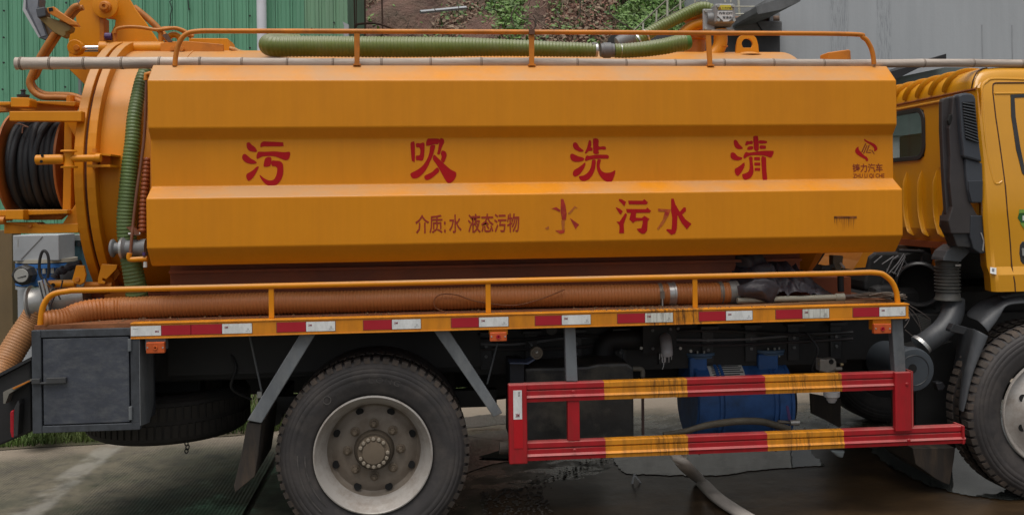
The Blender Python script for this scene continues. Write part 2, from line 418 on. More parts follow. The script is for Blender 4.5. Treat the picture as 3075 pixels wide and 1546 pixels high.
# standing water: sheets 4 mm above the slab
def water_mat():
    m = bpy.data.materials.new('muddy_water'); m.use_nodes = True; t = m.node_tree; N = t.nodes; L = t.links; b = N['Principled BSDF']
    b.inputs['IOR'].default_value = 1.33; b.inputs['Roughness'].default_value = .02; b.inputs['Specular IOR Level'].default_value = .9
    n = N.new('ShaderNodeTexNoise'); n.inputs['Scale'].default_value = 2.2; n.inputs['Detail'].default_value = 5
    r = N.new('ShaderNodeMix'); r.data_type = 'RGBA'; r.inputs[6].default_value = (.060,.062,.056,1); r.inputs[7].default_value = (.11,.115,.105,1)
    geo = N.new('ShaderNodeNewGeometry'); L.new(geo.outputs['Position'], n.inputs['Vector']); L.new(n.outputs['Fac'], r.inputs[0]); L.new(r.outputs[2], b.inputs['Base Color'])
    n2 = N.new('ShaderNodeTexNoise'); n2.inputs['Scale'].default_value = 7; L.new(geo.outputs['Position'], n2.inputs['Vector'])
    bp = N.new('ShaderNodeBump'); bp.inputs['Strength'].default_value = .12; bp.inputs['Distance'].default_value = .006
    L.new(n2.outputs['Fac'], bp.inputs['Height']); L.new(bp.outputs[0], b.inputs['Normal']); return m
water = water_mat()
def puddle(pts, seed, z=.004, amp=.06):
    p = smoothpts([(a, b, 0) for a, b in pts], 36, True); out = []
    for v in p:
        q = noise.noise(Vector((v.x*3+seed, v.y*3, 1)))*amp + noise.noise(Vector((v.x*13+seed, v.y*13, 2)))*amp*.6 + noise.noise(Vector((v.x*40+seed, v.y*40, 2)))*amp*.35
        out.append((v.x+q, v.y+q*.8, z))
    tag(obj('puddle', slope((out, [tuple(range(len(out)))])), water), kind='structure')
puddle([(1.30,1.12),(1.32,1.5),(1.45,1.95),(1.9,2.0),(2.35,1.95),(2.66,1.6),(2.62,1.02),(2.45,.97),(2.2,1.0),(1.9,.93),(1.6,1.0)], 3, z=.0085, amp=.05)
puddle([(3.02,.55),(3.05,1.2),(3.3,1.7),(4.4,1.9),(4.8,.8),(4.4,-.1),(3.7,.05),(3.35,.12),(3.15,.25)], 5, z=.0085)
puddle([(.1,1.95),(.35,2.35),(.9,2.45),(1.15,2.15),(1.1,1.75),(.75,1.6),(.45,1.5),(.2,1.3),(-.1,1.3),(-.15,1.6)], 9)
puddle([(.08,2.75),(.5,3.0),(.9,2.85),(.7,2.65),(.3,2.6)], 15)
silt = mat('wet_silt', (.055,.034,.017), .30, var=.35, vscale=(1.5,3,1), dirt=(.016,.011,.008), damt=.9, dscale=(1.3,4,1), bump=.3, bscale=12, bdist=.006, spec=.35)
def silt_sheet(pts, seed):
    p = smoothpts([(a, b, 0) for a, b in pts], 40, True); out = []
    for v in p:
        q = noise.noise(Vector((v.x*3+seed, v.y*3, 1)))*.07 + noise.noise(Vector((v.x*14+seed, v.y*14, 2)))*.05 + noise.noise(Vector((v.x*45+seed, v.y*45, 5)))*.025
        out.append((v.x+q, v.y+q*.8, .004))
    tag(obj('silt', slope((out, [tuple(range(len(out)))])), silt), kind='structure')
silt_sheet([(.44,.88),(.75,1.0),(1.1,1.12),(1.35,1.35),(1.6,1.5),(2.4,1.5),(3.0,1.5),(3.6,1.7),(4.4,1.9),(5.2,1.2),(5.2,-.6),(2.4,-.8),(.8,-.5),(.40,.2)], 8)
soil = mat('wet_soil', (.035,.028,.022), .9, var=.3, bump=.5, bscale=25)
tag(obj('mud_patch', slope((lambda p: ([(v.x+.03*noise.noise(v*9), v.y+.03*noise.noise(v*7), .0125+.004*0) for v in p], [tuple(range(len(p)))]))(smoothpts([(.42,1.66,0),(.55,1.82,0),(.8,1.86,0),(1.02,1.84,0),(1.0,1.68,0),(.75,1.6,0)], 8, True))), soil), kind='structure')
# washed-up mud ridge at the puddle's edge
def grit():
    V = []; Fa = []
    for i in range(900):
        t = random.random(); x = .35+t*4; y = .86+.9*min(1, max(0, (x-.4)/1.2))**1.2+random.gauss(0, .07)
        if random.random() < .45: x = random.uniform(.35, .75); y = random.uniform(.2, .95)
        s = random.uniform(.004, .013); n = len(V)
        V += [(x-s,y-s*.6,.004),(x+s,y-s*.5,.004),(x+s*.3,y+s,.004),(x+random.uniform(-.3,.3)*s,y,.004+s*.8)]
        Fa += [(n,n+1,n+3),(n+1,n+2,n+3),(n+2,n,n+3)]
    return V, Fa
tag(obj('grit', slope(grit()), mat('dark_grit', (.05,.042,.034), .9, var=.5, vscale=(30,30,30))), kind='stuff')

# hillside behind
hill_m = mat('red_hill_soil', (.12,.065,.048), .95, var=.35, vscale=(2,2,2), dirt=(.09,.07,.045), damt=.9, dscale=(1.2,1.2,1.2), bump=.6, bscale=9, bdist=.2)
def hillside():
    V = []; Fa = []; nx, ny = 90, 26
    for i in range(nx+1):
        for j in range(ny+1):
            x = -14+i*.45; t = j/ny; y = 8.4+t*9
            z = -.3+t*11.5; q = Vector((x*.5, y*.5, z*.5)); k = noise.fractal(q, .6, 2, 4)*.5+noise.fractal(q*4, .6, 2, 3)*.12
            V.append((x, y-k*.7, z+k*.4))
    for i in range(nx):
        for j in range(ny):
            a = i*(ny+1)+j; Fa.append((a, a+ny+1, a+ny+2, a+1))
    return V, Fa
tag(obj('hillside', hillside(), hill_m, smooth=True), kind='structure')
def leaves(name, n, rng, m, s0, s1, droop=.4, off=.12):
    V = []; Fa = []
    for i in range(n):
        for _ in range(30):
            px = random.uniform(rng[0], rng[1]); py = random.uniform(rng[2], rng[3])
            if random.random() < rng[4](px, py): break
        else: continue
        d = ray(px, py); t0 = (8.4+DIST)/d.y; p = CAM+d*t0
        # slope line z = -.3 + (y-8.4)*1.278
        den = d.z-1.278*d.y
        tt = (-.3-8.4*1.278-CAM.z+1.278*CAM.y)/den
        p = CAM+d*tt
        lump = noise.noise(Vector((p.x*.9, p.z*.9, 4)))
        p = p+Vector((0, -off-abs(random.gauss(0, off))-max(0, lump)*off*2, random.gauss(0, .06)))
        s = random.uniform(s0, s1); a = random.uniform(0, 2*pi); e = random.uniform(-.9, .9)
        u = Vector((cos(a), .5*sin(a*3), sin(a))).normalized()*s; v = u.cross(Vector((sin(e), -1, cos(e)*.6))).normalized()*s*random.uniform(.3, .6)
        k = len(V); V += [p-u, p+v, p+u, p-v]; Fa.append((k, k+1, k+2, k+3))
    return tag(obj(name, (V, Fa), m), kind='stuff')
def gz(px, py):
    a = 1.0 if px > 1850+40*noise.noise(Vector((py*.03, 0, 0))) else 0
    b = min(1, 1.6*max(0, 1-abs((px-1535)/85)))*(1 if py < 110 else .3)+max(0, 1-abs((px-1480)/60)-abs(py-70)/60)*.9
    c = .20*(noise.noise(Vector((px*.02, py*.03, 0))) > .25)
    return min(1, max(a, b, c))
gl1 = mat('bright_leaves', (.10,.20,.035), .6, var=.5, vscale=(5,5,5), dirt=(.14,.18,.05), damt=.7)
gl2 = mat('dark_leaves', (.05,.11,.025), .6, var=.4, vscale=(5,5,5))
br1 = mat('leaf_litter', (.20,.10,.07), .85, var=.6, vscale=(14,14,14), dirt=(.09,.08,.045), damt=.8, dscale=(2,2,2))
br2 = mat('pale_dry_grass', (.22,.16,.11), .85, var=.4, vscale=(9,9,9))
R_ALL = (1030, 2360, -150, 190)
leaves('bright_foliage', 17000, (*R_ALL, gz), gl1, .02, .06)
leaves('dark_foliage', 15000, (*R_ALL, lambda a, b: min(1, gz(a, b)*1.1+.12)), gl2, .02, .06, off=.05)
leaves('leaf_litter', 52000, (*R_ALL, lambda a, b: 1-.75*gz(a, b)), br1, .012, .042, off=.03)
leaves('dry_grass', 7000, (*R_ALL, lambda a, b: 1-.5*gz(a, b)), br2, .010, .07, off=.06)

# grass strips
def grass(name, poly, n, m, h0, h1):
    V = []; Fa = []
    for i in range(n):
        x = random.uniform(*poly[0]); y0, y1 = poly[1](x); y = y0+abs(random.gauss(0, 1))*(y1-y0)*.5
        h = random.uniform(h0, h1)*(.6+.8*abs(noise.noise(Vector((x*2, y*2, 0))))); a = random.uniform(0, 2*pi); l = h*random.uniform(.1, .7)
        wv = Vector((cos(a), sin(a), 0))*.004; dv = Vector((cos(a+1.6), sin(a+1.6), 0))*l; p = Vector((x, y, 0)); k = len(V)
        V += [p-wv, p+wv, p+wv*.8+dv*.4+Vector((0,0,h*.6)), p-wv*.8+dv*.4+Vector((0,0,h*.6)), p+dv+Vector((0,0,h))]
        Fa += [(k,k+1,k+2,k+3), (k+3,k+2,k+4)]
    return tag(obj(name, slope((V, Fa)), m), kind='stuff')
gr_m = mat('verge_grass', (.075,.125,.025), .7, var=.4, vscale=(4,4,4), dirt=(.16,.16,.06), damt=.6)
def edge(x): 
    return 2.80+.05*noise.noise(Vector((x*3, 0, 0))) if x < -1 else (2.95+(x+1)*.5 if x < .6 else 3.75)
grass('grass', ((-7, 7), lambda x: (edge(x)+.05, edge(x)+1.7)), 70000, gr_m, .05, .16)
tag(obj('grass_bed', slope((lambda: ([(x, edge(x) if j == 0 else 8.6, .006) for x in [i*.5-14 for i in range(61)] for j in (0, 1)], [(2*i, 2*i+2, 2*i+3, 2*i+1) for i in range(60)]))()), mat('earth', (.08,.065,.04), .95, var=.3, dirt=(.05,.07,.02), damt=.7)), kind='structure')

# green corrugated building
bld = thing('corrugated_building', 'green corrugated metal building with a white downpipe behind the truck', 'building', (-3.5, 8, 0))
pan_m = mat('green_cladding', (.13,.35,.215), .5, var=.10, vscale=(3,3,.5), dirt=(.16,.33,.22), damt=.35, dscale=(14,2,.5))
pan_l = mat('green_cladding_faded', (.17,.33,.20), .5, var=.12, vscale=(12,3,.6), dirt=(.25,.40,.27), damt=.5, dscale=(22,2,.6))
PW = .178
def panel_mesh(nm, m):
    wv = PW
    prof = [(0,0),(.006,0),(.010,-.022),(.026,-.022),(.030,0),(.062,0),(.066,-.005),(.072,-.005),(.076,0),(.118,0),(.122,-.005),(.128,-.005),(.132,0),(wv-.004,0),(wv-.004,.03),(0,.03)]
    v, f = extr([(a, b, -.1) for a, b in prof], (0, 0, 6.6)); me = bpy.data.meshes.new(nm); me.from_pydata([tuple(q) for q in v], [], f); me.materials.append(m)
    bm = bmesh.new(); bm.from_mesh(me); bmesh.ops.recalc_face_normals(bm, faces=bm.faces); bm.to_mesh(me); bm.free(); return me
pm = panel_mesh('wall_panel', pan_m); pm2 = panel_mesh('wall_panel_faded', pan_l)
xr = P(1045, 100, 7).x
for i in range(40):
    obj('wall_panel', pm2 if i < 3 else pm, None, bld, loc=(xr-PW*(i+1), 7+(.004 if i % 2 else 0), .05))
obj('wall_core', box(xr-PW*40, xr-.01, 7.04, 11, 0, 6.4), mat('green_return_wall', (.10,.20,.13), .6, var=.1), bld)
obj('roof', box(xr-PW*40-.2, xr+.2, 6.8, 11.2, 6.55, 6.7), pale_paint, bld)
def vpipe(px0, px1, y, z0, z1, m, nm): 
    a = P(px0, 80, y); b = P(px1, 80, y); return obj(nm, cyl(((a.x+b.x)/2, y, z0), ((a.x+b.x)/2, y, z1), (b.x-a.x)/2, 20), m, bld, smooth=True)
vpipe(771, 801, 6.9, .1, 6.5, mat('white_downpipe', (.70,.71,.76), .45, var=.05), 'downpipe')
vpipe(233, 244, 6.93, .1, 6.5, mat('grey_conduit', (.20,.22,.21), .5), 'conduit')
scm = bpy.data.meshes.new('screw'); sv, sf = cyl((0,0,0), (0,-.012,0), .012, 8); scm.from_pydata([tuple(q) for q in sv], [], sf); scm.materials.append(ink)
for (a, b) in Z1((38,103),(36,350),(36,583),(27,830),(614,30),(605,808),(1752,88)) + Z5((220,92),(808,157),(808,467),(1405,282),(1620,222)):
    p = P(a, b, 6.975); obj('screw', scm, None, bld, loc=tuple(p))
for pts in (Z1((1590,0),(1570,20),(1592,80),(1575,150),(1580,190),(1570,260)), Z1((1740,0),(1748,90))):
    obj('crack', tube([P(a, b, 6.97) for a, b in pts], .006, 5), ink, bld)
# stuff at its corner
ct = thing('corner_bracket', 'pale bracket sticking up at the right corner of the green building', 'bracket', (-.9, 6.6, 0))
obj('bracket', plate(Z5((1702,212),(1760,240),(1760,362),(1712,362),(1716,250)), 6.6, .1), pale_paint, ct)
obj('post', box(P(1710/3.22+500,112,6.6).x, P(1760/3.22+500,112,6.6).x, 6.62, 6.68, 0, 3.9), pale_paint, ct)

# grey rendered building with an overhanging eave
gbd = thing('rendered_building', 'pale grey rendered building with streaked wall and overhanging eave at the right', 'building', (9, 9, 0))
gw = mat('grey_render', (.39,.41,.43), .75, var=.05, vscale=(1.5,1,.25), dirt=(.29,.31,.33), damt=.35, dscale=(7,1,.35), bump=.15, bscale=20,
         streak=((.16,.175,.19), .6, [(5.9,6.2),(6.6,6.85)]))
x0 = P(2342, 120, 8).x
obj('wall', box(x0, 18, 8, 13, 0, 7.5), gw, gbd)
eave = [P(a, b, 6.9) for a, b in Z7((1918,75),(1925,140),(1940,160),(2180,112),(2400,20),(2460,-80),(2160,-80),(2130,0))]
obj('eave', extr(eave, (0, 2.2, 0)), mat('eave_slab', (.15,.155,.16), .8, var=.25, dirt=(.04,.045,.045), damt=.6), gbd)
for px in (2950, 3040): 
    q = P(px, 100, 7.992); obj('stain', box(q.x-.006, q.x+.006, 7.992, 8.01, 2.9, 4.3), mat('crack_fill', (.32,.335,.35), .8), gbd)
# concrete retaining wall + pipe in front of the hill
rw = thing('retaining_wall', 'low concrete retaining wall at the foot of the green slope', 'wall', (3.4, 8, 0))
a = P(2187, 72, 8.1); b = P(2350, 72, 8.1); m_ = P(2250, 108, 8.1)
conc = mat('weathered_concrete', (.19,.19,.195), .85, var=.25, dirt=(.09,.09,.09), damt=.6, dscale=(2,2,4), bump=.3)
obj('coping', box(a.x-.3, x0-.02, 7.85, 8.5, m_.z, a.z), conc, rw, bevel=.02)
obj('footing', box(1.5, x0-.02, 8.0, 8.45, 0, 2.9), mat('pale_concrete', (.5,.5,.48), .8, var=.15, dirt=(.15,.15,.14), damt=.4), rw)
obj('wall', box(2.75, x0-.02, 7.95, 8.4, 2.9, m_.z), mat('dark_concrete', (.05,.05,.053), .9, var=.3, dirt=(.10,.10,.10), damt=.4), rw)
obj('drain_cover', plate(Z7((1930,250),(1990,340),(1980,345),(1915,250)), 7.84, .02), black, rw)
pp = thing('slope_pipe', 'rusty brown pipe along the top of the concrete retaining wall', 'pipe', (3.4, 7.9, 0))
obj('pipe', cyl(P(2200, 59.5, 8.05), P(2345, 58.5, 8.05), .05), mat('rusty_pipe', (.13,.075,.05), .8, var=.3, dirt=(.2,.16,.12), damt=.5), pp, smooth=True)
obj('pipe_clip', pbox(2311, 44, 2322, 66, 7.95, .05), pale_paint, pp)
# stair railing on the slope
rl = thing('stair_railing', 'pale metal stair railing climbing the overgrown slope', 'railing', (2.5, 8.2, 0))
rm = mat('railing_paint', (.50,.49,.40), .6, var=.12, dirt=(.25,.2,.14), damt=.5, dscale=(8,8,8))
rm2 = mat('railing_aged', (.22,.20,.16), .7, var=.2)
def bar(p0, p1, wpx, y, m, nm, par, rnd=True):
    A = P(*p0, y); B = P(*p1, y); r = wpx/2*(y+DIST)/F; return obj(nm, cyl(A, B, r, 10), m, par, smooth=True)
z7 = lambda a, b: Z7((a, b))[0]
for A, B, wd in ((( 560,345),(950,-20),4.5), ((790,260),(1170,-25),4), ((900,200),(1300,10),3)): bar(z7(*A), z7(*B), wd, 8.2, rm2, 'handrail', rl)
for A, B, wd in (((935,-10),(935,180),6.5),((817,118),(812,250),5.5),((668,258),(665,345),6),((1078,-10),(1078,110),6.5),((1240,-10),(1240,30),5),((1370,-10),(1370,20),5),((1572,-10),(1572,30),5),((1635,-10),(1635,30),5),((1718,-10),(1736,205),8)):
    bar(z7(*A), z7(*B), wd, 8.15, rm, 'post', rl)
for A, B in (((1685,77),(1918,76)),((1688,158),(1925,158))): bar(z7(*A), z7(*B), 4, 8.1, rm, 'rail', rl)
# rusty bars
rb = thing('rusty_iron_frame', 'rusty iron bars and hoop standing against the red slope beside the green building', 'frame', (-.5, 7.4, 0))
rs = mat('rusty_iron', (.055,.028,.018), .9, var=.3)
z5 = lambda a, b: Z5((a, b))[0]
for A, B, wd in (((1815,-10),(1822,290),4),((1835,-10),(1835,270),3),((1918,-10),(1922,290),5),((2083,-10),(2090,280),5)): bar(z5(*A), z5(*B), wd, 7.6, rs, 'bar', rb)
for k, px in enumerate((1066, 1096, 1148)):
    q = P(px, 90, 7.6); obj('leg', cyl((q.x, 7.6, 0), q, .012, 8), rs, rb)
obj('hoop', tube(smoothpts([P(*z5(a, b), 7.6) for a, b in ((1830,270),(1850,238),(1980,228),(2080,242),(2200,285))], 6), .015, 8), rs, rb, smooth=True)
pl = thing('fallen_plank', 'pale grey plank lying on the red soil slope', 'plank', (1.2, 10.6, 3))
A = P(1262, 37, 10.2); B = P(1400, 24, 10.6); obj('plank', tube([A, B], .03, 4), pale_paint, pl)
# trailing stems
st = thing('bare_shrub', 'bare pale stems of a shrub on the slope between green patches', 'shrub', (1.5, 9.6, 0))
for pts in (Z6((1290,295),(1312,250),(1290,190),(1180,180),(1120,120)), Z6((1312,250),(1320,200),(1290,150)), Z6((1100,230),(1080,150),(1130,60)), Z7((560,330),(320,180),(300,60)), Z6((1740,0),(1745,120),(1700,200))):
    obj('stem', tube(smoothpts([P(a, b, 9.2) for a, b in pts], 4), .011, 5), twig, st)
for i in range(26):
    px = random.uniform(1050, 1820); py = random.uniform(10, 95); l = random.uniform(15, 60); an = random.uniform(-2.6, -.5)
    obj('stem', tube(smoothpts([P(px, py, 9.3), P(px+cos(an)*l*.5+random.uniform(-6,6), py+sin(an)*l*.5, 9.3), P(px+cos(an)*l, py+sin(an)*l, 9.35)], 4), .007, 4), twig if i % 2 else br2, st)

# small dark lean-to between tank and cab
sh = thing('lean_to_roof', 'dark pitched roof of a small shed in front of the grey wall', 'shed', (5, 5, 0))
droof = mat('dark_roofing', (.018,.018,.02), .8, var=.2)
obj('roof', extr([P(a, b, 6) for a, b in Z8((1080,800),(1260,752),(1520,662),(1716,596),(1718,664),(1400,760),(1168,876),(1100,840))], (0, 1.2, 0)), droof, sh)
obj('wall', extr([P(a, b, 6.2) for a, b in Z8((1120,868),(1230,845),(1700,748),(1960,748),(2120,800),(2600,800),(2600,1500),(1120,1500))], (0, .9, 0)), mat('shed_wall', (.13,.16,.155), .8, var=.15, dirt=(.08,.1,.1), damt=.5), sh)
obj('wall_base', box(P(2680,500,6.2).x, P(3075,500,6.2).x, 6.25, 7, 0, 3), mat('shed_wall_lower', (.42,.43,.43), .8), sh)

# ---------------- left background
bw = thing('brown_wall', 'mud brown wall behind the hose reel at the left edge', 'wall', (-4.5, 4.2, 0))
obj('wall', box(-7, P(36, 800, 3.9).x, 3.9, 4.1, 0, P(30, 692, 3.9).z), mat('brown_render', (.17,.115,.055), .9, var=.2, vscale=(1,1,.5), dirt=(.09,.07,.045), damt=.5, dscale=(3,3,1)), bw)
vv = thing('pipe_valve', 'blue flanged pipe valve with round gauge on a grey standpipe behind the truck tail', 'valve', (-3.2, 2.9, 0))
Yv = 2.6
def vcyl(pxa, pxb, pya, pyb, m, nm, par, y=Yv, n=36, bev=0):
    A = P(pxa, (pya+pyb)/2, y); B = P(pxb, (pya+pyb)/2, y); r = (B.x-A.x)/2; zt = P((pxa+pxb)/2, pya, y).z; zb = P((pxa+pxb)/2, pyb, y).z
    return obj(nm, cyl(((A.x+B.x)/2, y+r, zb), ((A.x+B.x)/2, y+r, zt), r, n), m, par, smooth=True, bevel=bev)
q = P(95, 870, Yv)
vcyl(36, 152, 870, 1290, pale_paint, 'standpipe', vv)
vcyl(16, 196, 862, 871, pale_paint, 'flange', vv); vcyl(15, 197, 848, 859, valve_blue, 'flange', vv)
vcyl(36, 150, 795, 850, valve_blue, 'body', vv); vcyl(15, 197, 794, 806, valve_blue, 'flange', vv); vcyl(16, 197, 780, 791, mat('cream_flange', (.40,.37,.30), .6), 'flange', vv)
gc = P(64, 827, Yv-.12)
obj('gauge_housing', lathe([(0,.062),(.015,.078),(.1,.078),(.14,.05)], gc+Vector((0,.0,0)), (0,1,0), 8), black, vv)
obj('gauge_face', lathe([(-.006,.050),(0,.052)], gc, (0,1,0), 28), gauge_m, vv)
obj('needle', plate(Z3((160,598),(240,575),(242,585),(200,594),(160,602)), gc.y-.009, .003), ink, vv)
hexm = bpy.data.meshes.new('bolt'); hv, hf = cyl((0,0,0), (0,0,-.04), .013, 6); hexm.from_pydata([tuple(q_) for q_ in hv], [], hf); hexm.materials.append(bolt_m)
for k in range(9):
    an = pi+pi*(k+.5)/9; cxx = P(106, 870, Yv); obj('bolt', hexm, None, vv, loc=(cxx.x+.165*cos(an), Yv+.2+.19*sin(an), P(100, 872, Yv).z))
    obj('bolt', hexm, None, vv, loc=(cxx.x+.165*cos(an), Yv+.2+.19*sin(an), P(100, 807, Yv).z))
wb = thing('white_cabinet', 'white panelled box standing on the blue pipe valve', 'cabinet', (-3.1, 3.1, 1.3))
obj('casing', pbox(38, 707, 177, 782, Yv+.02, .34), pale_paint, wb, bevel=.006)
obj('seam', plate(Z3((190,425),(390,215),(396,218),(198,428)), Yv+.016, .006), mat('seam_grey', (.2,.2,.2), .6), wb)  # plain grey line for the diagonal seam
obj('hanging_bolt', cyl(P(54, 715, Yv-.02), P(54, 742, Yv-.02), .004, 6), bolt_m, wb)
tb = thing('teal_tank', 'teal blue steel tank with bolted lid behind the tank flange', 'tank', (-2.7, 3.3, 0))
vcyl(178, 330, 730, 1150, teal, 'shell', tb, 3.0); vcyl(172, 334, 722, 732, mat('teal_dark', (.03,.06,.07), .5), 'lid_seal', tb, 2.98); vcyl(170, 336, 706, 722, mat('tank_lid', (.16,.17,.16), .6, var=.2), 'lid', tb, 2.97)
for px in (192, 215, 232): obj('lid_clamp', pbox(px, 727, px+9, 739, 2.95, .03), black, tb)
cl = thing('cable_loop', 'black cable looping up beside the blue valve', 'cable', (-2.9, 2.4, 1.4))
obj('cable', tube(smoothpts([P(a, b, 2.3) for a, b in Z3((395,610),(370,560),(365,460),(385,370),(412,348),(440,380),(452,450),(450,530),(440,600))], 6), .011, 8), black, cl, smooth=True)
wp = thing('leaning_board', 'white board seen under the truck behind the pump frame', 'board', (1.6, 3.6, .2))
obj('board', plate(Y4((1168,830),(1220,826),(1315,885),(1320,1010),(1255,1005),(1170,1010)), 3.5, .05), sack, wp)
obj('strap', plate(Y4((1168,885),(1320,960),(1318,975),(1168,900)), 3.49, .008), black, wp)
# ================================================================= TRUCK
YC, ZC = 1.15, 2.0
T = truck
# ---- tank
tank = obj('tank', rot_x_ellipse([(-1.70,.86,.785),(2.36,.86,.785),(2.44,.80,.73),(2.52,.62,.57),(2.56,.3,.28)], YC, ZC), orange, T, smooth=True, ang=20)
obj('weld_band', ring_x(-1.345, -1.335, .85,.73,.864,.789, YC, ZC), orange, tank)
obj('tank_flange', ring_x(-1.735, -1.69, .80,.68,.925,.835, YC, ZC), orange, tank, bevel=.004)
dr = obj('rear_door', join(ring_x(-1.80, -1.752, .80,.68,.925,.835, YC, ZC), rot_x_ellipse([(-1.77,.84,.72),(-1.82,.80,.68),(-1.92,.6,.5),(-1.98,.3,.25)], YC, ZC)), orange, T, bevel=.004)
obj('gasket', ring_x(-1.754, -1.733, .78,.66,.905,.785, YC, ZC), mat('door_gasket', (.10,.025,.008), .7), dr)
obj('seam', plate(Z1((985,818),(1245,812),(1245,822),(985,826)), .62, .004), orange_dark, tank) if 0 else None
# saddle beam and skirt sheet; the tank's underside shade is painted into the red
obj('tank_skirt', box(-1.35, 2.2, .36, .40, 1.30, 1.62), red_tank, T)
obj('tank_skirt_rib', box(-1.35, 2.2, .33, .36, 1.46, 1.475), red_tank, T)
obj('saddle_beam', box(-1.6, 2.6, .55, 1.75, 1.16, 1.34), red_tank, T)
# ---- side cover (folded sheet)
sec = [(.24,2.568),(.205,2.568),(.10,2.474),(.10,2.228),(.145,2.172),(.145,1.925),(.05,1.865),(.05,1.610),(.135,1.515),(.24,1.515)]
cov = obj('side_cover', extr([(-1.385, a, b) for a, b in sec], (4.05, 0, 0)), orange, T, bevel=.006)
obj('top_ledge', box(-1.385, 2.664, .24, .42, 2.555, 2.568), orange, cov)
obj('edge_trim', box(-1.389, -1.384, .15, .235, 1.55, 2.52), orange_dark, cov)
# lettering -------------------------------------------------------
def glyph(name, strokes, Zf, y, m, parent, k=5):
    V = []; Fa = []
    for s in strokes:
        pts = [P(a, b, y) for a, b in Zf(*s)]
        p = smoothpts(pts, k, True) if k else pts; n = len(V); V += p; Fa.append(tuple(range(n, n+len(p))))
    return obj(name, (V, Fa), m, parent)
def boxs(a, b, c, d): return ((a,b),(c,b),(c,d),(a,d))
za = Z(700,400,7.195); zb = Z(1200,400,7.195); zc = Z(1680,400,7.195); zd = Z(2160,390,7.195)
YL = .145-.0015
wu = [((290,230),(315,205),(355,203),(400,250),(470,305),(515,380),(500,405),(430,402),(350,380),(300,320)),
 ((195,520),(215,465),(255,450),(300,475),(370,540),(460,590),(512,635),(480,660),(390,665),(290,640),(215,580)),
 ((545,718),(548,750),(500,850),(440,950),(380,1010),(340,1028),(305,1005),(282,930),(300,880),(350,850),(430,800),(500,735)),
 ((590,300),(595,230),(640,188),(700,182),(1050,198),(1082,215),(1085,260),(1060,285),(660,288),(620,302)),
 ((510,550),(508,480),(540,410),(580,402),(700,402),(900,395),(1100,412),(1225,408),(1225,500),(1195,565),(1140,585),(1080,570),(950,520),(860,498),(660,500),(590,525),(530,555)),
 ((700,540),(820,530),(805,700),(690,728),(660,715),(662,670)),
 ((835,600),(930,598),(1010,608),(1070,660),(1085,760),(1080,880),(1040,1000),(970,1090),(900,1130),(810,1138),(730,1118),(660,1060),(600,980),(575,920),(585,905),(650,960),(740,1010),(820,1022),(890,990),(935,900),(952,800),(945,745),(900,715),(835,705))]
xi = [((235,250),(245,205),(280,187),(325,220),(328,600),(290,607),(262,585),(245,400)),
 ((360,220),(450,222),(495,203),(530,215),(540,280),(530,480),(510,570),(480,595),(430,590),(400,582),(357,582),(357,492),(400,485),(435,470),(448,400),(440,340),(415,308),(360,302)),
 ((575,265),(575,190),(610,125),(660,118),(860,130),(835,232),(760,240),(640,270),(585,275)),
 ((880,115),(930,118),(962,155),(955,220),(915,300),(870,445),(840,460),(812,445),(830,370),(850,240)),
 ((890,440),(905,390),(940,378),(990,400),(1015,450),(1010,510),(955,635),(895,580),(908,520),(900,480)),
 ((665,280),(765,262),(750,370),(720,480),(660,610),(590,760),(500,880),(400,960),(320,980),(270,965),(240,920),(235,880),(270,850),(370,800),(480,720),(560,620),(620,500),(650,380)),
 ((745,470),(830,540),(960,660),(1060,750),(1130,800),(1200,835),(1225,870),(1215,940),(1180,1010),(1120,1065),(1070,1080),(1030,1065),(980,1000),(920,890),(870,800),(800,680),(720,565)),
 ((810,745),(855,820),(780,900),(680,980),(600,1010),(555,1000),(535,960),(540,925),(600,890),(700,840))]
xx = [((290,260),(305,215),(345,198),(385,225),(430,300),(515,370),(510,395),(460,405),(380,380),(310,330)),
 ((232,490),(245,455),(290,447),(350,475),(420,505),(500,525),(535,555),(510,595),(420,620),(330,618),(265,590),(238,540)),
 ((545,638),(562,660),(540,740),(480,840),(410,910),(340,937),(300,915),(288,865),(320,800),(400,750),(480,695)),
 ((555,435),(560,400),(600,300),(630,180),(655,150),(685,180),(690,250),(680,310),(710,320),(708,378),(640,385),(600,420),(570,442)),
 ((725,150),(745,118),(790,112),(835,135),(850,180),(850,285),(960,285),(1000,300),(1005,335),(985,358),(850,360),(850,442),(740,440),(728,300)),
 ((555,600),(565,520),(600,483),(650,492),(800,468),(1000,468),(1050,480),(1068,515),(1050,550),(1000,552),(880,552),(740,560),(640,578)),
 ((708,585),(780,585),(778,700),(760,800),(710,910),(640,990),(560,1030),(490,1030),(445,1000),(422,950),(435,930),(530,910),(620,840),(680,730)),
 ((820,582),(893,580),(870,690),(880,760),(920,820),(980,852),(1060,855),(1130,840),(1205,805),(1190,910),(1140,1030),(1090,1072),(1030,1055),(930,990),(850,880),(805,740))]
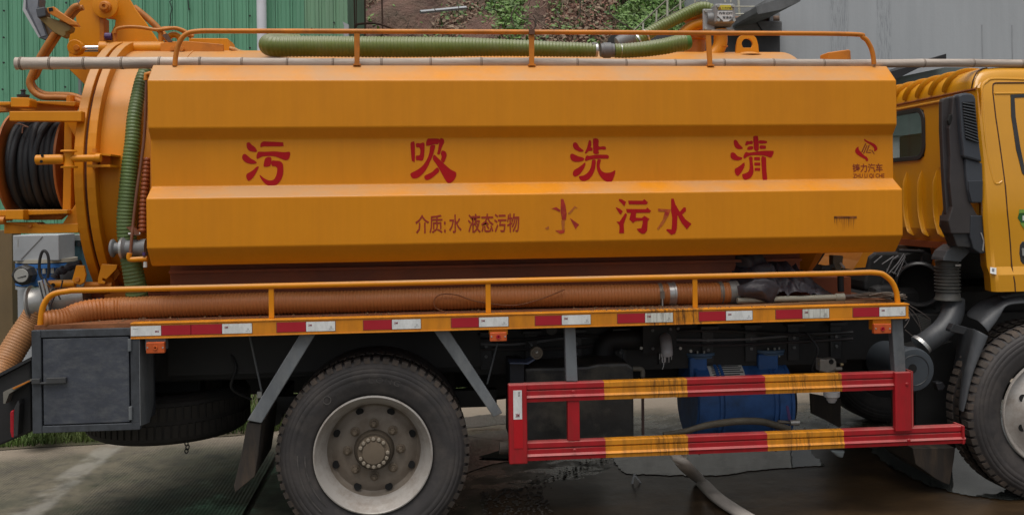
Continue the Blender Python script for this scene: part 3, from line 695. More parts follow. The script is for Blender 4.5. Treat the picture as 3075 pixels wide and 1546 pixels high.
qi = [((310,270),(325,225),(355,217),(390,245),(430,310),(490,370),(508,400),(480,415),(400,415),(340,370)),
 ((242,560),(250,505),(290,488),(335,505),(400,570),(480,595),(497,615),(470,645),(390,662),(310,650),(255,610)),
 ((530,710),(548,730),(540,800),(490,900),(430,975),(395,992),(350,960),(332,890),(345,840),(430,790)),
 ((562,330),(570,280),(595,242),(640,248),(715,240),(720,305),(650,312),(590,338)),
 ((868,232),(1010,240),(1032,265),(1015,292),(870,298)), ((608,430),(610,385),(650,360),(722,358),(725,418),(650,435)),
 ((880,342),(990,342),(1008,360),(1005,400),(990,410),(880,410)), ((735,160),(760,135),(805,133),(840,165),(850,435),(760,440),(740,300)),
 ((525,600),(530,550),(575,483),(640,495),(760,480),(950,455),(1150,455),(1175,475),(1165,530),(1130,590),(1090,598),(1000,565),(880,550),(720,550),(620,575),(550,620)),
 ((640,595),(715,590),(722,700),(740,880),(725,960),(680,1030),(600,1075),(555,1080),(515,1050),(495,980),(500,960),(560,940),(630,900),(655,820),(655,700)),
 ((912,590),(1000,595),(1012,620),(1018,850),(1035,1040),(1020,1090),(980,1108),(945,1090),(930,1020),(920,850))]
glyph('character', wu, za, YL, red_paint, cov); glyph('character', xi, zb, YL, red_paint, cov); glyph('character', xx, zc, YL, red_paint, cov)
o_ = glyph('character', qi, zd, YL, red_paint, cov); glyph('character_strokes', [boxs(755,590,878,660), boxs(757,708,885,772), boxs(765,822,885,885)], zd, YL, red_paint, cov, 0)
YM = .05-.0015; ze = Z(1620,580,5.3667)
glyph('character', [((1278,118),(1285,92),(1325,98),(1395,140),(1370,212)), ((1228,235),(1240,228),(1300,255),(1342,290),(1312,345),(1290,330)),
 ((1385,318),(1412,345),(1358,500),(1365,645),(1285,645),(1290,560),(1285,510),(1240,458),(1290,460)), ((1430,120),(1665,122),(1690,95),(1750,150),(1722,182),(1440,180)),
 ((1395,255),(1715,258),(1738,232),(1800,285),(1775,315),(1560,318),(1550,395),(1650,400),(1690,365),(1775,415),(1745,450),(1735,600),(1700,650),(1650,655),(1600,620),(1565,575),(1640,565),(1660,500),(1665,440),(1545,450),(1508,482),(1448,420),(1475,318),(1410,315))], ze, YM, red_paint, cov, 0)
glyph('character', [((2122,90),(2165,90),(2190,180),(2260,300),(2330,225),(2360,235),(2360,290),(2300,345),(2350,420),(2450,495),(2375,583),(2290,480),(2225,350),(2215,570),(2190,650),(2125,672),(2045,600),(2050,578),(2130,585),(2140,400),(2120,280))], ze, YM, red_paint, cov, 0)
glyph('character_faded_stroke', [((1910,250),(2115,262),(2080,360),(2000,500),(1915,590),(1895,570),(1990,420),(2020,300),(1915,295))], ze, YM, red_fade, cov, 0)
glyph('faded_character', [((345,95),(385,95),(420,200),(437,330),(425,430),(365,435),(340,300)), ((190,250),(270,225),(335,270),(325,305),(260,270)), ((490,400),(640,505),(580,580)),
  ((250,600),(400,590),(415,560),(400,640),(330,655))], ze, YM, red_fade, cov, 0)
glyph('faded_stroke', [((455,330),(570,205),(625,250),(575,235),(490,340)), ((350,440),(410,440),(400,590),(365,600)), ((90,565),(150,530),(155,575),(110,585))], ze, YM, mat('ghost_lettering', (.40,.10,.01), .5, var=.1), cov, 0)
text('lettering', '介质', 1247, 645, 1329, 700, YM, red_mid, cov, .012)
text('lettering', ':', 1333, 664, 1339, 699, YM, red_mid, cov, .02)
text('lettering', '水', 1348, 644, 1386, 699, YM, red_mid, cov, .012)
text('lettering', '液态污物', 1405, 642, 1560, 697, YM, red_mid, cov, .012)
zl = Z(2500,390,7.618)
glyph('emblem_swoosh', [((730,205),(745,215),(800,255),(900,295),(980,340),(1025,410),(1020,460),(965,490),(950,470),(955,430),(920,380),(830,315),(740,260),(725,230)),
  ((595,390),(600,440),(640,500),(720,580),(790,630),(815,680),(800,722),(770,705),(745,670),(650,620),(560,560),(520,500),(525,450),(560,405))], zl, YL, red_paint, cov)
glyph('emblem_bars', [((750,310),(772,316),(680,522),(657,512)), ((780,355),(798,362),(722,547),(700,538)), ((830,350),(850,358),(792,508),(885,512),(880,530),(762,522)), ((825,478),(840,462),(880,458),(880,474)), ((888,465),(912,465),(965,557),(942,550))], zl, YL, maroon, cov, 0)
text('lettering', '铸力汽车', 2560, 492, 2651, 517, YL, maroon, cov, .012)
text('lettering', 'ZHU LI QI CHE', 2562, 522, 2656, 536, YL, maroon, cov, .006)
# grime stripes where a plate was removed
stn = mat('grime', (.22,.065,.006), .7, var=.35, vscale=(40,4,3))
V_ = []; F_ = []
rr = random.Random(3)
for i in range(13):
    px = 2505+i*5.1; h = rr.uniform(16, 46); wpx = rr.uniform(1.2, 3.4); n = len(V_)
    V_ += [P(px, 652, YM), P(px+wpx, 652, YM), P(px+wpx*.5, 652+h, YM)]; F_.append((n, n+1, n+2))
n = len(V_); V_ += [P(2505,649,YM), P(2573,649,YM), P(2573,656,YM), P(2505,656,YM)]; F_.append((n,n+1,n+2,n+3))
obj('grime_streaks', (V_, F_), stn, cov)

# ---- upper rail with posts
yr = .2
up_rail = obj('handrail', tube(smoothpts([P(a, b, yr) for a, b in [(525,199),(528,168),(537,132),(556,106),(593,95),(700,94),(1100,95),(1600,97),(2100,100),(2540,103)]+Z8((800,420),(870,500),(905,600),(918,712))], 8), .0132, 14), orange_dark, T, smooth=True)
zt = cov and 2.568
for xa, xb in ((1072,1072),(1596,1597),(2126,2133)):
    A = P(xa, 100, yr); B = P(xb, 200, yr)
    V, Fa = extr([(A.x-.015, yr-.008, 2.74),(A.x+.015, yr-.008, 2.74),(B.x+.013, yr-.004, 2.57),(B.x-.013, yr-.004, 2.57)], (0,.016,0)); obj('post', (V, Fa), orange_dark, up_rail, bevel=.002)
    obj('weld_foot', box(B.x-.02, B.x+.02, yr-.012, yr+.02, 2.566, 2.574), orange_dark, up_rail)
obj('rail_clamp', box(P(1596,100,yr).x-.016, P(1596,100,yr).x+.016, yr-.018, yr+.01, 2.735, 2.762), mat('rust_brown', (.12,.05,.025), .8), up_rail)

# ---- lower rail
yl = .05
lo_rail = obj('handrail', tube(smoothpts([P(a, b, yl) for a, b in [(120,990),(124,950),(130,919),(146,893),(169,880),(205,874)]], 6)[:-1] +
   [Vector((P(215,874,yl).x, yl, 1.405)), Vector((2.2, yl, 1.408))] + smoothpts([P(a, b, yl) for a, b in Y8((2010,205),(2080,211),(2130,225),(2205,290),(2248,390),(2260,510))], 6), .0150, 14), orange, T, smooth=True)
for px in (815, 1466, 2087):
    A = P(px, 900, yl); obj('post', box(A.x-.0135, A.x+.0135, yl-.006, yl+.006, 1.24, 1.40), orange, lo_rail, bevel=.002)

# ---- deck
deck = obj('deck', box(-1.93, 2.665, .03, 2.28, 1.212, 1.236), rust_deck, T)
obj('deck_edge', join(box(-1.455, 2.665, 0.0, .03, 1.162, 1.233)), orange_deck, T, bevel=.004)
obj('edge_lip', box(-1.455, 2.668, -.004, .06, 1.231, 1.239), orange_deck, T, bevel=.002)
obj('edge_lip', box(-1.455, 2.668, -.003, .05, 1.157, 1.164), orange_deck, T, bevel=.002)
# mud and rubbish on the deck
def crumbs():
    V = []; Fa = []; r = random.Random(5)
    for i in range(700):
        x = r.uniform(-1.85, 2.6); y = r.uniform(.03, .5)
        if r.random() < .5: x = r.gauss(1.25, .2); y = abs(r.gauss(.05, .05))+.02
        s = r.uniform(.003, .010); n = len(V); z = 1.237
        V += [(x-s,y-s,z),(x+s,y-s*.7,z),(x,y+s,z),(x+r.uniform(-.4,.4)*s,y,z+s*r.uniform(.4,1.2))]; Fa += [(n,n+1,n+3),(n+1,n+2,n+3),(n+2,n,n+3)]
    return V, Fa
tag(obj('deck_grit', crumbs(), mat('deck_grit', (.14,.07,.03), .9, var=.5, vscale=(40,40,40)), deck), kind='stuff')
for i in range(9):
    r = random.Random(i+20); x = 1.55+i*.11; a = r.uniform(-.25,.25)
    obj('wood_strip', box(x-.22, x+.22, .05+.012*i, .06+.012*i, 1.237, 1.242+.0006*i), mat('deck_wood', (.30,.15,.06), .8, var=.3, vscale=(3,30,3)), deck)
# tape
tapes = [(392.5,484.3,'V'),(484.3,573,'R'),(573.8,667,'R'),(667,757,'W'),(831,919,'R'),(919,1007,'W'),(1091,1177,'R'),(1177,1264,'W'),(1355,1438,'R'),(1438,1527,'W'),(1607,1687,'R'),(1687,1774,'W'),
 (1854,1937,'R'),(1937,2021,'D'),(2098.6,2179.6,'R'),(2180,2260,'W'),(2329.5,2410,'R'),(2410,2490,'D'),(2561.5,2640.5,'R'),(2640.5,2719.6,'W')]
te = mat('tape_edge', (.16,.07,.03), .7)
for a, b, k in tapes:
    A = P(a, 985, 0).x; B = P(b, 985, 0).x
    tp = obj('red_tape' if k == 'R' else 'white_tape', box(A+.001, B-.001, -.0022, .001, 1.1735, 1.2225), red_tape if k == 'R' else (dirty_tape if k == 'D' else white_tape), T)
    obj('tape_back', box(A-.002, B+.002, -.0008, .002, 1.1715, 1.2245), te, tp)
    if k in 'WDV':
        def lab(u0, u1, z0, z1, s, m, bold, flip=False):
            v, f = text_mesh(s, bold); ax = min(q[0] for q in v); bx = max(q[0] for q in v); ay = min(q[1] for q in v); by = max(q[1] for q in v)
            W = B-A; out = []
            for p in v:
                u = (p[0]-ax)/(bx-ax); t = (p[1]-ay)/(by-ay)
                if flip: u = 1-u; t = 1-t
                out.append((A+W*(u0+(u1-u0)*u), -.0032, z0+(z1-z0)*t))
            obj('print', (out, f), m, tp)
        if k == 'V':
            lab(.80,.93, 1.189,1.199, '3M', mat('tape_print', (.25,.02,.05), .5), .02, True); lab(.08,.24, 1.207,1.211, 'DOT-C2', mat('tape_print2', (.10,.10,.10), .5), .01)
        else:
            lab(.08,.20, 1.200,1.211, '3M', mat('tape_print', (.25,.02,.05), .5), .02); lab(.78,.94, 1.182,1.186, 'DOT-C2', mat('tape_print2', (.10,.10,.10), .5), .01)
            lab(.83,.89, 1.189,1.198, '⊕', mat('tape_print2', (.10,.10,.10), .5), .01)

# ---- marker lamps
def marker(rect, lens, m):
    x0_, y0_, x1_, y1_ = rect; mk = obj('marker_lamp', pbox(*rect, .012, .05), m, T, bevel=.003)
    obj('lens', pbox(*lens, -.012, .03), lens_o, mk, bevel=.004)
    c = P((lens[0]+lens[2])/2, (lens[1]+lens[3])/2, -.014)
    obj('reflector_ring', lathe([(0,.012),(-.003,.011),(-.003,.005),(0,.004)], c, (0,1,0), 20), lens_r if m is orange else lens_o, mk)
    for px in (lens[0]+5, lens[2]-5):
        q = P(px, (lens[1]+lens[3])/2-1, -.012); obj('screw', cyl(q, q+Vector((0,-.003,0)), .004, 8), bolt_m, mk)
marker((436,1011,498,1050), (438,1028,494,1060), grey_metal)
marker((1469,981,1525,1004), (1471,998,1522,1024), orange)
marker((2621,957,2677,990), (2625,973,2677,1001), orange)

# ---- toolbox
bx0, bx1 = -1.93, -1.435
tbx = obj('toolbox', join(box(bx0, bx1, .03, .36, .70, 1.21)), box_grey, T, bevel=.004)
for nm, b_ in (('door_frame', box(bx0-.003, bx0+.042, 0, .03, .700, 1.214)), ('door_frame', box(bx0+.042, bx1+.02, 0.002, .03, 1.176, 1.214)), ('door_frame', box(bx0+.042, bx1+.02, .002, .03, .700, .735)), ('door_frame', box(bx1-.022, bx1+.02, 0.001, .03, .735, 1.176))):
    obj(nm, b_, box_grey, tbx, bevel=.003)
dx1 = bx1-.025
dd = obj('door', box(bx0+.049, dx1-.006, .006, .026, .740, 1.170), door_grey, tbx, bevel=.003)
obj('side_flange', extr([(bx1+.02, .002, 1.158),(bx1+.02, .002, .72),(bx1+.02,.16,.70),(bx1+.02,.24,.78),(bx1+.02,.24,1.158)], (.003,0,0)), grey_metal, tbx)
lt = P(165, 1141, 0)
la = obj('latch', join(box(bx0+.0, bx0+.16, -.012, 0.004, lt.z-.016, lt.z-.008), box(bx0+.0, bx0+.04, -.014, 0.003, lt.z-.014, lt.z+.012), box(bx0+.07, bx0+.165, -.016, .004, lt.z-.014, lt.z+.014)), mat('latch_steel', (.055,.056,.058), .5, metal=.3, var=.3), dd, bevel=.002)
for zz in ((1.10,1.16),(.755,.82)): obj('hinge', cyl((dx1+.002,-.006,zz[0]), (dx1+.002,-.006,zz[1]), .009, 10), grey_metal, tbx)
# tail chute and rear lamp left of the toolbox
obj('tail_step', extr([P(a, b, .16) for a, b in Z4((-60,400),(0,372),(205,262),(205,745),(95,792),(0,832),(-60,850))], (0, 1.2, 0)), black, T, bevel=.01)
obj('step_lip', extr([P(a, b, .14) for a, b in Z4((-60,385),(0,352),(205,246),(205,268),(0,374),(-60,405))], (0, 1.2, 0)), black_plastic, T)
obj('channel', extr([P(a, b, .10) for a, b in Z4((20,480),(35,470),(195,398),(205,405),(60,490),(35,555),(22,555))], (0,.08,0)), mat('channel_steel', (.14,.13,.11), .5, var=.3), T)
obj('channel_paint', extr([P(a, b, .09) for a, b in Z4((80,452),(190,402),(195,410),(92,460))], (0,.02,0)), orange_dark, T)
obj('rear_lamp_body', extr([P(a, b, .1) for a, b in Z4((92,585),(120,535),(130,560),(118,770),(88,782))], (0,.14,0)), black_plastic, T, bevel=.004)
obj('rear_lamp', extr([P(a, b, .1) for a, b in Z4((64,620),(72,602),(92,600),(92,782),(74,782),(66,740))], (0,.14,0)), lens_r, T, bevel=.006)

# ---- struts, mud flaps, hangers
def strut(nm, pts, y, t, m, par=T, bev=.004): return obj(nm, plate(pts, y, t), m, par, bevel=bev)
strut('strut', [(905,996),(953,994),(785,1270),(742,1262)], .04, .045, grey_metal)
strut('strut', [(1298,987),(1344,986),(1509,1240),(1482,1252)], .04, .045, grey_metal)
obj('mud_flap', extr([P(a, b, .05) for a, b in [(742,1268),(785,1272),(776,1360),(765,1430),(706,1478),(702,1458),(724,1367)]], (0, .55, 0)), flap_m, T, bevel=.004)
for A, B in (((749,1005),(788,1185)), ((1494,1030),(1463,1152))): bar(A, B, 6, .35, grey_metal, 'stay_rod', T)
obj('rod_nut', pbox(772,1176,786,1194,.3,.03), galv, T)
strut('post', [(1696,979),(1728,979),(1735,1145),(1701,1145)], .04, .05, grey_metal)
strut('post', [(2677,958),(2711,957),(2721,1122),(2688,1122)], .04, .05, grey_metal)
# hanging black flap behind the rear wheel, left
obj('rear_flap', extr([P(a, b, .9) for a, b in Y6((85,400),(130,400),(118,560),(95,610),(35,636))], (0, .5, 0)), black, T)

# ---- side guard
gd = obj('side_guard', box(.46, .461, .05, .051, .5, .501), guard_red, T)
def railprof(z0, h):
    pr = [(.07,0),(.025,0),(.018,.04),(.018,.28),(.030,.31),(.030,.36),(.018,.39),(.018,.62),(.010,.68),(.006,.72),(.012,.80),(.014,.97),(.03,1.),(.07,1.)]
    return [(a, z0-b*h) for a, b in pr]
def seg(xa, xb, ztop, h, m): return obj('rail', extr([(xa, a, b) for a, b in railprof(ztop, h)], (xb-xa, 0, 0)), m, gd)
yg = .02
top = P(1600, 1147, yg).z; bot = P(1600, 1321, yg).z; hh = .097
tz = (P(1587,1148,yg).z+P(2687,1122,yg).z)/2; bz = (P(1587,1321,yg).z+P(2897,1285,yg).z)/2
xsT = [1526,1814,2063,2297.5,2527,2700]; xsB = [1526,1818,2066,2304,2534,2897]
for xs, z0, pyy in ((xsT, tz, 1150), (xsB, bz, 1320)):
    for i in range(5):
        seg(P(xs[i]+ (50 if i == 0 else 0), pyy, yg).x, P(xs[i+1], pyy, yg).x, z0, hh, guard_red if i % 2 == 0 else guard_yel)
l0, l1 = P(1528,1250,0).x, P(1583,1250,0).x
gp = obj('end_post', box(l0, l1, -.003, .05, bz-hh-.008, tz+.004), guard_red, gd, bevel=.006)
r0, r1 = P(2688,1200,0).x, P(2737,1200,0).x
obj('end_post', box(r0, r1, -.003, .03, bz-.012, tz+.002), guard_red, gd, bevel=.004)
obj('post_flange', box(r1+.001, r1+.006, -.002, .09, bz+.004, tz+.008), mat('guard_red_faded', (.38,.07,.06), .6, var=.2), gd)
obj('post_flange', box(r1+.006, r1+.028, .03, .09, bz+.004, tz+.0), guard_red, gd)
m0, m1 = P(1704,1250,.03).x, P(1740,1250,.03).x; obj('inner_post', box(m0, m1, .02, .06, bz, tz-hh), guard_red, gd, bevel=.003)
obj('end_cap', box(P(2893,1310,0).x, P(2899,1310,0).x, .008, .1, bz-hh, bz+.002), guard_red, gd)
obj('white_tape', pbox(1541,1172,1568,1258,-.006,.002), white_tape, gd); obj('red_tape', pbox(1543,1259,1571,1345,-.0055,.002), mat('bright_red_tape', (.45,.006,.012), .3, var=.04), gd)
text('print', '3M', 1548, 1241, 1560, 1252, -.0075, mat('tape_print', (.25,.02,.05), .5), gd, .02)
text('print', 'DOT', 1556, 1176, 1562, 1190, -.0075, mat('tape_print2', (.1,.1,.1), .5), gd, .02)
for px, py in ((1720,1174),(1724,1349),(2718,1151),(2724,1319)):
    q = P(px, py, .016); obj('bolt_head', lathe([(0,.010),(-.005,.008),(-.006,.0)], q+Vector((0,-.018,0)), (0,1,0), 12), guard_red, gd)
obj('bracket_pipe', cyl(P(1500,1343,.12), P(1530,1343,.12), .035, 16), mat('rusty_stub', (.07,.055,.045), .8, var=.4, dirt=(.2,.17,.13), damt=.5), T)
for px in (1640,1772,2100,2330,2700): 
    q = P(px, 1376-(px-1640)*.03, .05); obj('drain_drip', cyl((q.x,.05,bz-hh), (q.x,.05,bz-hh-.010), .006, 8), black, gd)

# ---- chassis and underbody
obj('chassis_rail', box(-1.9, 5.2, .74, .82, .80, 1.08), black, T, bevel=.01); obj('chassis_rail', box(-1.9, 5.2, 1.52, 1.60, .80, 1.08), black, T, bevel=.01)
obj('subframe', box(-1.9, 3.0, .70, 1.64, 1.08, 1.21), black, T)
for x in (-1.7,-.9,.1,.9,1.8,2.7): obj('cross_member', box(x, x+.08, .82, 1.52, .82, 1.05), black, T)
obj('inner_guard', box(-1.43, .35, .60, .62, .86, 1.12), black, T)
obj('side_plate', box(.3, 2.62, .66, .68, .80, 1.10), black, T)
obj('toolbox', box(-1.9, -1.3, 1.95, 2.27, .70, 1.16), black, T)
obj('side_skirt', box(-1.30, .35, 2.0, 2.24, .46, 1.12), black, T); obj('side_locker', box(.35, 1.3, 1.85, 2.24, .40, 1.12), black, T); obj('side_tank', box(1.3, 3.3, 1.8, 2.24, .78, 1.16), black, T, bevel=.05)
obj('added_view_block', box(.36, 2.95, 1.03, 1.05, .60, .92), black, T)  # added black sheet: darkens the view under the deck, leaves the puddle's reflection free
obj('rear_axle', cyl((-.25,.4,.5), (-.25,1.9,.5), .07, 20), black, T, smooth=True); obj('differential', lathe([(-.2,.06),(-.12,.16),(0,.20),(.12,.16),(.2,.06)], (-.25,1.15,.5), (0,1,0), 24), black, T, smooth=True)
obj('leaf_spring', box(-.95, .45, .70, .78, .60, .70), black, T); obj('drive_shaft', cyl((-.1,1.15,.55), (2.6,1.15,.75), .05, 16), black, T)
obj('front_axle', cyl((3.65,.3,.6), (3.65,2.0,.6), .06, 16), black, T); obj('engine', box(2.9, 4.0, .85, 1.5, .62, 1.25), black, T, bevel=.05)
obj('gearbox', box(2.3, 2.9, .95, 1.4, .62, 1.05), black, T, bevel=.04)

# ---- wheels
def tyre_prof(R, yo, wd):
    """(y, r) from outer bead round the tread to inner bead"""
    Rb = R*.62
    o = [(.02,Rb),(.004,Rb+.012),(.0,Rb+.03),(-.012,R*.74),(-.016,R*.80),(-.0145,R*.812),(-.0165,R*.818),(-.016,R*.86),(-.0135,R*.866),(-.015,R*.872),(-.013,R*.905),(-.009,R*.911),(-.010,R*.918),(-.003,R*.945),(.003,R*.95),(.006,R*.975),(.018,R*.992),(.035,R)]
    b = [(wd-y, r) for y, r in reversed(o)]
    return [(yo+y, r) for y, r in o]+[(yo+wd*.5, R*1.004)]+[(yo+y, r) for y, r in b]
def make_tyre(cx, cz, yo, R, wd, par, grooves=True, tread=True):
    t = obj('tyre', lathe(tyre_prof(R, 0, wd), (cx, yo, cz), (0,1,0), 96, False), rubber, par, smooth=True, ang=60)
    if tread:
        V = []; Fa = []; n = 62
        for i in range(n):
            for side in (0, 1):
                a0 = 2*pi*(i+.12+.25*side)/n; a1 = 2*pi*(i+.78+.25*side)/n
                ys = (.002, .075) if side == 0 else (wd-.075, wd-.002)
                k = len(V)
                for a in (a0, a1):
                    for r, yy in ((R*.965, ys[0] if side == 0 else ys[1]), (R*1.018, ys[0]+.014 if side == 0 else ys[1]-.014), (R*1.018, ys[1] if side == 0 else ys[0]), (R*.985, ys[1] if side == 0 else ys[0])):
                        V.append((cx+sin(a)*r, yo+yy, cz+cos(a)*r))
                Fa += [(k,k+1,k+2,k+3),(k+7,k+6,k+5,k+4),(k,k+4,k+5,k+1),(k+1,k+5,k+6,k+2),(k+2,k+6,k+7,k+3),(k,k+3,k+7,k+4)]
            for yy in (.10, wd-.15):
                a0 = 2*pi*(i+.1)/n; a1 = 2*pi*(i+.85)/n; k = len(V)
                for a in (a0, a1):
                    for r, y2 in ((R*.99,yy),(R*1.018,yy),(R*1.018,yy+.05),(R*.99,yy+.05)): V.append((cx+sin(a)*r, yo+y2, cz+cos(a)*r))
                Fa += [(k,k+1,k+2,k+3),(k+7,k+6,k+5,k+4),(k,k+4,k+5,k+1),(k+1,k+5,k+6,k+2),(k+2,k+6,k+7,k+3),(k,k+3,k+7,k+4)]
        obj('tread', (V, Fa), rubber_dirty, t)
    return t
def wheel_text(s, cx, cz, y, r, ang0, step, size, m, par):
    for i, ch in enumerate(s):
        if ch == ' ': continue
        v, f = text_mesh(ch, -.005); a = ang0+step*i; out = []
        ax = max(q[0] for q in v)/2
        for q in v:
            u = (q[0]-ax)*size*1.25; t = q[1]*size; rr_ = r+t
            out.append((cx+sin(a)*rr_+cos(a)*u, y, cz+cos(a)*rr_-sin(a)*u))
        obj('raised_letter', (out, f), m, par)
def wheel(cx, cz, yo, R, nuts, front=False, detail=True):
    wobj = thing_part('wheel', (cx, yo, cz))
    ty = make_tyre(cx, cz, yo, R, .25, wobj)
    if detail:
        lm = mat('raised_rubber', (.07,.064,.06), .8, var=.4, vscale=(30,30,30))
        wheel_text('LONG', cx, cz, yo-.0185, R*.765, -.02, .115, .042, lm, ty)
        c = (cx-.235, yo-.0165, cz+.300)
        obj('raised_emblem', lathe([(0,.022),(-.002,.022),(-.002,.018),(0,.018)], c, (0,1,0), 24, False), lm, ty)
        for a0, a1 in ((3.9,4.75),):
            V = []; Fa = []
            for i in range(25):
                a = a0+(a1-a0)*i/24
                for r in (R*.70, R*.712, R*.775, R*.787): V.append((cx+sin(a)*r, yo-.0178+(.004 if r < R*.75 else 0), cz+cos(a)*r))
            for i in range(24):
                k = i*4; Fa += [(k,k+1,k+5,k+4),(k+2,k+3,k+7,k+6)]
            obj('raised_block', (V, Fa), lm, ty)
    if not front: obj('rim_disc', lathe([(.10,R*.50),(.125,R*.485),(.135,R*.46),(.128,R*.42),(.115,R*.38),(.112,R*.345),(.112,R*.21)], (cx,yo,cz), (0,1,0), 72, False), mat('disc_dusty', (.22,.185,.15), .5, metal=.2, var=.15, dirt=(.12,.085,.06), damt=.7, dscale=(7,7,7)), wobj, smooth=True, ang=50)
    rim = obj('rim', lathe([(.0,R*.628),(-.010,R*.625),(-.012,R*.612),(-.004,R*.598),(.012,R*.588),(.022,R*.565),(.05,R*.545),(.062,R*.53),(.10,R*.50)] if not front else
       [(.0,R*.628),(-.010,R*.625),(-.012,R*.612),(-.004,R*.598),(.012,R*.588),(.03,R*.555),(.02,R*.50),(-.02,R*.42),(-.05,R*.36),(-.055,R*.25)], (cx,yo,cz), (0,1,0), 72, False), rim_m, wobj, smooth=True, ang=50)
    yh = yo+(.128 if not front else .0)
    for i in range(8):
        a = 2*pi*(i+.55)/8
        c = Vector((cx+sin(a)*R*.437, yo+(.1215 if not front else -.012), cz+cos(a)*R*.437))
        tx = Vector((cos(a),0,-sin(a))); rx = Vector((sin(a),0,cos(a)))
        V = [c+tx*cos(q*pi/10)*.0215+rx*sin(q*pi/10)*.0185+Vector((0,-.0015 - .012*sin(q*pi/10)*(-1 if not front else 1)*-.35,0)) for q in range(20)]
        obj('vent_hole', (V, [tuple(range(20))]), hole_m, rim)
    ny = yo+(.112 if not front else -.055)
    for i in range(nuts):
        a = 2*pi*(i+.0)/nuts; c = Vector((cx+sin(a)*R*.283, ny, cz+cos(a)*R*.283))
        nn = obj('wheel_nut', nutm, None, wobj, loc=tuple(c))
    if not front:
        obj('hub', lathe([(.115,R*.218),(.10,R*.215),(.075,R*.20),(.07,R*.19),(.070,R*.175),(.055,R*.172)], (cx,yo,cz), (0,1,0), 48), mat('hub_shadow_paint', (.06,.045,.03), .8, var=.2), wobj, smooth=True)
        obj('hub_cap', lathe([(.058,R*.172),(.045,R*.168),(.045,R*.122),(.035,R*.118),(.032,R*.01),(.032,0.001)], (cx,yo,cz), (0,1,0), 48), hub_m, wobj, smooth=True, ang=25)
        for i in range(16):
            if i in (3, 12): continue
            a = 2*pi*i/16; c = Vector((cx+sin(a)*R*.148, yo+.045, cz+cos(a)*R*.148)); obj('hub_bolt', hbm, None, wobj, loc=tuple(c))
    else:
        obj('hub', lathe([(-.05,R*.25),(-.07,R*.2),(-.10,R*.19),(-.12,R*.15),(-.125,.001)], (cx,yo,cz), (0,1,0), 40), hub_m, wobj, smooth=True)
    return wobj
def thing_part(name, loc):
    o = bpy.data.objects.new(name, None); o.empty_display_size = .1; o.location = loc; link(o, T); WL[o.name] = Vector(loc); return o
nutm = bpy.data.meshes.new('wheel_nut')
v1 = lathe([(0,.026),(-.006,.026),(-.010,.018)], (0,0,0), (0,1,0), 20); v2 = lathe([(-.008,.0165),(-.030,.0155),(-.032,.012)], (0,0,0), (0,1,0), 6); v3 = lathe([(-.03,.009),(-.046,.008)], (0,0,0), (0,1,0), 10)
vv_, ff_ = join(v1, v2, v3); nutm.from_pydata(vv_, [], ff_); nutm.materials.append(hub_m)
hbm = bpy.data.meshes.new('hub_bolt'); vv_, ff_ = lathe([(0,.0105),(-.012,.010),(-.014,.007)], (0,0,0), (0,1,0), 10); hbm.from_pydata([tuple(q) for q in vv_], [], ff_); hbm.materials.append(mat('hub_bolt_dusty', (.26,.22,.17), .7))
RW = .5
wheel(-.256, RW, .10, RW, 8)
FX, FZ = P(3166,1238,.08).x, P(3166,1238,.08).z
wheel(FX, FZ, .08, RW, 8, front=True, detail=False)
# inner twin, far wheels, spare
for nm, cx, yo in (('wheel', -.256, .39), ('wheel', -.256, 1.68), ('wheel', -.256, 1.95), ('wheel', FX, 1.95)):
    cz0 = FZ if cx > 1 else RW; wo = thing_part(nm, (cx, yo, cz0)); make_tyre(cx, cz0, yo, RW, .23, wo, tread=False)
    obj('rim', lathe([(.02,R_*.63) if 0 else (.02,RW*.63),(.10,RW*.55),(.12,.01)], (cx,yo,cz0), (0,1,0), 32), black, wo)
sp = thing_part('spare_wheel', (-1.3, 1.1, .5))
def spare():
    c = P(510, 1300, 1.02); cx = c.x; zc = .60
    prof = tyre_prof(.47, 0, .24)
    v, f = lathe(prof, (0,0,0), (0,1,0), 80, False); out = [(x+cx, 1.02+z, zc-.12+y) for x, y, z in v]
    o = obj('tyre', (out, f), mat('spare_rubber', (.022,.02,.018), .75, var=.3, dirt=(.05,.04,.035), damt=.6), sp, smooth=True, ang=60)
    V = []; Fa = []; n = 70
    for i in range(n):
        for z0, sh in ((.03,0),(.13,.5)):
            a0 = 2*pi*(i+.15+sh)/n; a1 = 2*pi*(i+.85+sh)/n; k = len(V)
            for a in (a0, a1):
                for r, zz in ((.465,z0),(.479,z0+.004),(.479,z0+.076),(.465,z0+.08)): V.append((cx+sin(a)*r, 1.02+cos(a)*r, zc-.12+zz))
            Fa += [(k,k+1,k+2,k+3),(k+7,k+6,k+5,k+4),(k,k+4,k+5,k+1),(k+1,k+5,k+6,k+2),(k+2,k+6,k+7,k+3)]
    obj('tread', (V, Fa), mat('spare_tread', (.03,.026,.022), .8, var=.4, dirt=(.055,.045,.035), damt=.5), o)
    obj('carrier', box(cx-.2, cx+.2, .95, 1.1, .70, .82), black, sp); return cx
spx = spare()
ch = obj('hook_chain', box(spx, spx+.001, .8, .801, .45, .451), black, sp)
for i in range(3):
    q = P(560+(i%2)*3, 1331+i*11, .62); out = []
    v, f = tube([Vector((q.x+cos(a)*.009, q.y+(sin(a)*.009 if i % 2 else 0), q.z+sin(a)*.013)) for a in [k*pi/6 for k in range(13)]], .0035, 6); obj('link', (v, f), black, ch)
# ================================================================= TOP OF THE TANK
yt = 1.0
